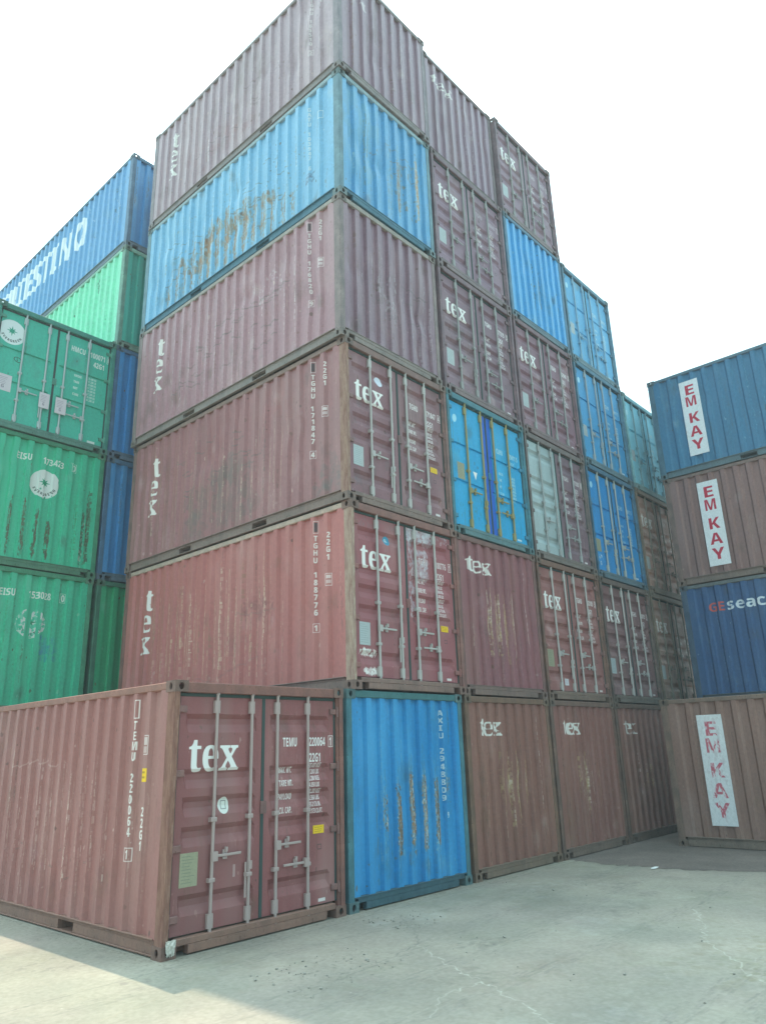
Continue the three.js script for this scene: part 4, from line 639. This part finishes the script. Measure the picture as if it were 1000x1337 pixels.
container({ L: L40, x: XT - 0.02, z: ZR, level: 5, face: 'end', col: [64, 124, 184], frame: [112, 122, 132], end: tEnd(58, [84, 144, 196]), rail: [108, 140, 168], label: 'blue container with large white TRIESTINO lettering, on top of the tall stack',
  side: (() => { const col = [104, 158, 202], f = new Face(L40, H, 110, 59, col, { kf: 0.2, kd: 0.12, fade: [140, 180, 210], dark: [50, 100, 150] }); f.general(0.25, { rust: [90, 110, 120], pale: [170, 200, 220] }); for (const q of [-0.03, 0, 0.03]) f.text('TRIESTINO', 4.52 + q, 1.32, 0.86, { sx: 1, fit: 5.5, col: [222, 228, 232] }); f.flakes(3.6, 0.4, 6.5, 1.0, 20, [col], 0.01, 0.05, 0.8); f.flakes(11.4, 0.5, 0.3, 0.8, 40, [[200, 215, 220], [90, 110, 110]], 0.01, 0.05, 0.6, 2); f.flakes(9.9, 0.3, 0.6, 0.6, 20, [[190, 210, 225]], 0.01, 0.05, 0.6, 1.6); return f.material(0.58); })(), sideDent: sd(108, 14, 0.022, L40) });

/* ------------------------------------------------------------------ the stacks on the right */
function banner(g, zl, y0, y1, w, seed, faded) { // flat white sheet with stacked red letters on the -x side
  const f = new Face(w, y1 - y0, 200, seed, [222, 224, 226], { kf: 0.05, kd: 0.12, dark: [180, 172, 172] }), h = y1 - y0, red = faded ? [196, 92, 108] : [188, 34, 62];
  [['E', 0.06], ['M', 0.215], ['K', 0.44], ['A', 0.62], ['Y', 0.795]].forEach(([s, t]) => f.text(s, w / 2, (t + 0.135) * h, 0.13 * h, { align: 'center', sx: 1, fit: s === 'M' ? 0.3 : 0.27, col: red, a: faded ? 0.9 : 1 }));
  if (faded) { f.flakes(0.05, 0.05, w - 0.1, h - 0.1, 230, [[222, 224, 226], [210, 206, 208], [226, 226, 228]], 0.01, 0.055, 0.95, 1.5); for (let i = 0; i < 40; i++) f.scratch(0.06 + f.r() * (w - 0.12), f.r() * h * 0.8, h * (0.2 + 0.7 * f.r()), [170, 150, 160], 0.25, 0.006); } else f.flakes(0, 0, w, h, 60, [[222, 224, 226]], 0.005, 0.02, 0.7);
  const ge = bar(-HW + 0.004, -HW + 0.01, y0, y1, zl, zl + w, 0.001), p = ge.attributes.position, u = ge.attributes.uv;
  for (let i = 0; i < p.count; i++) u.setXY(i, (p.getZ(i) - zl) / w, (p.getY(i) - y0) / h);
  mesh('banner', ge, f.material(0.6), g);
}
const rSide = (seed, col, o = {}) => { const f = new Face(L20, H, 150, seed, col, { kf: 0.3, kd: 0.2, fade: mix(col, [170, 175, 175], 0.35), dark: mix(col, [80, 72, 66], 0.45) }); f.general(0.5, o); if (o.draw) o.draw(f, f.r); return f.material(0.6); };
const XR = 10.09 + HW, ZRR = 0.65 + L20 / 2;
container({ x: XR, z: ZRR, level: 0, face: 'door', style: 'flat', col: [120, 96, 90], door: paint([120, 96, 90]), label: 'brown container under the dark blue seaco one, hidden behind the peeled banner container' });
container({ x: XR, z: ZRR, level: 1, face: 'door', style: 'flat', col: [52, 84, 122], door: paint([52, 84, 122]), frame: [84, 98, 112], rail: [112, 120, 124], label: 'dark blue container with GE seaco lettering, under two banner containers', sideDent: sd(109, 8, 0.02),
  side: rSide(60, [50, 86, 128], { rust: [80, 84, 88], pale: [120, 140, 160], draw: (f, r) => { f.text('GE', 0.56, 0.66, 0.2, { sx: 1, fit: 0.36, col: [206, 84, 72] }); f.text('seaco', 0.94, 0.66, 0.24, { sx: 1, fit: 1.05, col: [218, 224, 228] }); f.flakes(0.5, 0.3, 1.9, 0.4, 30, [[50, 86, 128]], 0.008, 0.03, 0.8); } }) });
banner(container({ x: XR - 0.02, z: ZRR, level: 2, face: 'door', style: 'flat', col: [134, 102, 98], door: paint([134, 102, 98]), frame: [122, 106, 100], label: 'brown container with crisp white EM KAY banner, between two blue ones', side: rSide(61, [136, 104, 100], { rust: [112, 84, 74], pale: [170, 145, 135], draw: (f, r) => { f.flakes(0.1, 0.1, 5.8, 2.4, 60, [[122, 100, 90], [150, 116, 108]], 0.06, 0.25, 0.12, 1.5); f.rect(2.5, 0.35, 0.02, 0.06, WHITE); } }), sideDent: sd(110, 8, 0.02) }), -L20 / 2 + 0.76, 0.33, 2.31, 0.46, 62, false);
banner(container({ x: XR - 0.03, z: ZRR - 0.02, level: 3, face: 'door', style: 'flat', col: [62, 116, 148], door: paint([62, 116, 148]), frame: [88, 112, 126], rail: [96, 128, 148], label: 'steel blue container with white EM KAY banner, on top of its stack', side: rSide(63, [60, 118, 152], { rust: [84, 104, 108], pale: [130, 165, 185] }), sideDent: sd(111, 8, 0.02) }), -L20 / 2 + 0.76, 0.4, 2.3, 0.44, 64, false);
banner(container({ x: 7.6 + HW, z: 0.85 + L20 / 2, level: 0, face: 'door', style: 'flat', col: [136, 106, 98], door: paint([136, 106, 98]), frame: [128, 110, 100], rail: [140, 118, 108], label: 'brown container on the ground with a peeling white EM KAY banner', side: rSide(65, [140, 108, 98], { rust: [112, 88, 74], pale: [166, 144, 132], draw: (f, r) => f.flakes(0.1, 1.6, 5.8, 0.9, 80, [[126, 102, 88], [150, 120, 104]], 0.05, 0.25, 0.14, 1.5) }), sideDent: sd(112, 8, 0.018) }), -L20 / 2 + 0.66, 0.37, 2.27, 0.45, 66, true);

/* ------------------------------------------------------------------ litter */
function crumple(seed, rx, ry, rz, detail = 3) {
  const r = rng(seed), o = r() * 200; let g = new THREE.IcosahedronGeometry(1, detail); const p = g.attributes.position;
  for (let i = 0; i < p.count; i++) { const x = p.getX(i), y = p.getY(i), z = p.getZ(i), k = 0.8 + 0.35 * samp(NB, x * 40 + o, y * 40 + z * 50) + 0.2 * samp(NC, x * 60 + z * 30 + o, y * 60); p.setXYZ(i, x * k * rx, y * k * ry, z * k * rz); }
  g.computeVertexNormals(); return g;
}
function rag(seed) { // torn sheet of wrap hanging from the casting, folded and ragged
  const r = rng(seed), nx = 18, ny = 22, P = [];
  for (let j = 0; j <= ny; j++) for (let i = 0; i <= nx; i++) {
    const u = i / nx - 0.5, v = j / ny, fold = Math.abs(Math.sin(u * 7 + 2.2 * Math.sin(v * 4))) * 0.014 + 0.03 * Math.abs(samp(NB, u * 90 + 20, v * 70)) , top = v > 0.8 ? (v - 0.8) * 0.12 : 0;
    const w = 0.15 * (0.75 + 0.35 * v) + 0.02 * samp(NC, v * 90, 5), cut = v < 0.25 ? Math.max(0, Math.sin(u * 21 + 1) * 0.05) * (1 - v * 4) : 0;
    P.push([u * w + 0.012 * samp(NB, v * 60, u * 40), cut + 0.19 * v + 0.008 * samp(NC, u * 60, v * 60), 0.006 + fold - top * 0.1]);
  }
  const pos = []; for (const dz of [0, -0.004]) for (let j = 0; j < ny; j++) for (let i = 0; i < nx; i++) { const a = P[j * (nx + 1) + i], b2 = P[j * (nx + 1) + i + 1], c = P[(j + 1) * (nx + 1) + i + 1], d = P[(j + 1) * (nx + 1) + i]; for (const q of dz ? [a, c, b2, a, d, c] : [a, b2, c, a, c, d]) pos.push(q[0], q[1], q[2] + dz); }
  return finish(pos);
}
{
  const b = mesh('plastic_bag', rag(9), new THREE.MeshStandardMaterial({ color: S([196, 190, 180]), roughness: 0.6 }), scene); b.position.set(-PITCH - 0.02 + 0.09, 0.03, 0.003); b.scale.setScalar(0.72);
  b.userData = { label: 'crumpled white plastic wrap on the bottom corner of the lone maroon container', category: 'litter' };
  const q = mesh('paper_scrap', crumple(10, 0.14, 0.012, 0.05), new THREE.MeshStandardMaterial({ color: S([226, 226, 224]), roughness: 0.8 }), scene); q.position.set(4.95, 0.012, 1.54); q.userData = { label: 'flat white scrap at the edge of the dark ground', category: 'litter' };
  const r = rng(31), gs = []; for (let i = 0; i < 150; i++) { const s = 0.006 + r() * r() * 0.022, g = crumple(40 + i % 6, s, s * 0.6, s * (0.7 + 0.5 * r()), 0); const t = i / 150; const a = t < 0.4 ? [-1.75 + (r() - 0.5) * 1.3, 1.5 + (r() - 0.5) * 0.9] : t < 0.7 ? [0.2 + (r() - 0.5) * 0.9, 0.75 + (r() - 0.5) * 0.8] : [-4 + r() * 8, 0.3 + r() * 4.2]; g.rotateY(r() * 6); g.translate(a[0], s * 0.4, a[1]); gs.push(g); }
  const m = mesh('gravel', merge(gs), new THREE.MeshStandardMaterial({ color: S([150, 145, 136]), roughness: 0.95 }), scene); m.userData = { kind: 'stuff', label: 'loose grit and small stones on the concrete' };
}
renderer.render(scene, camera);
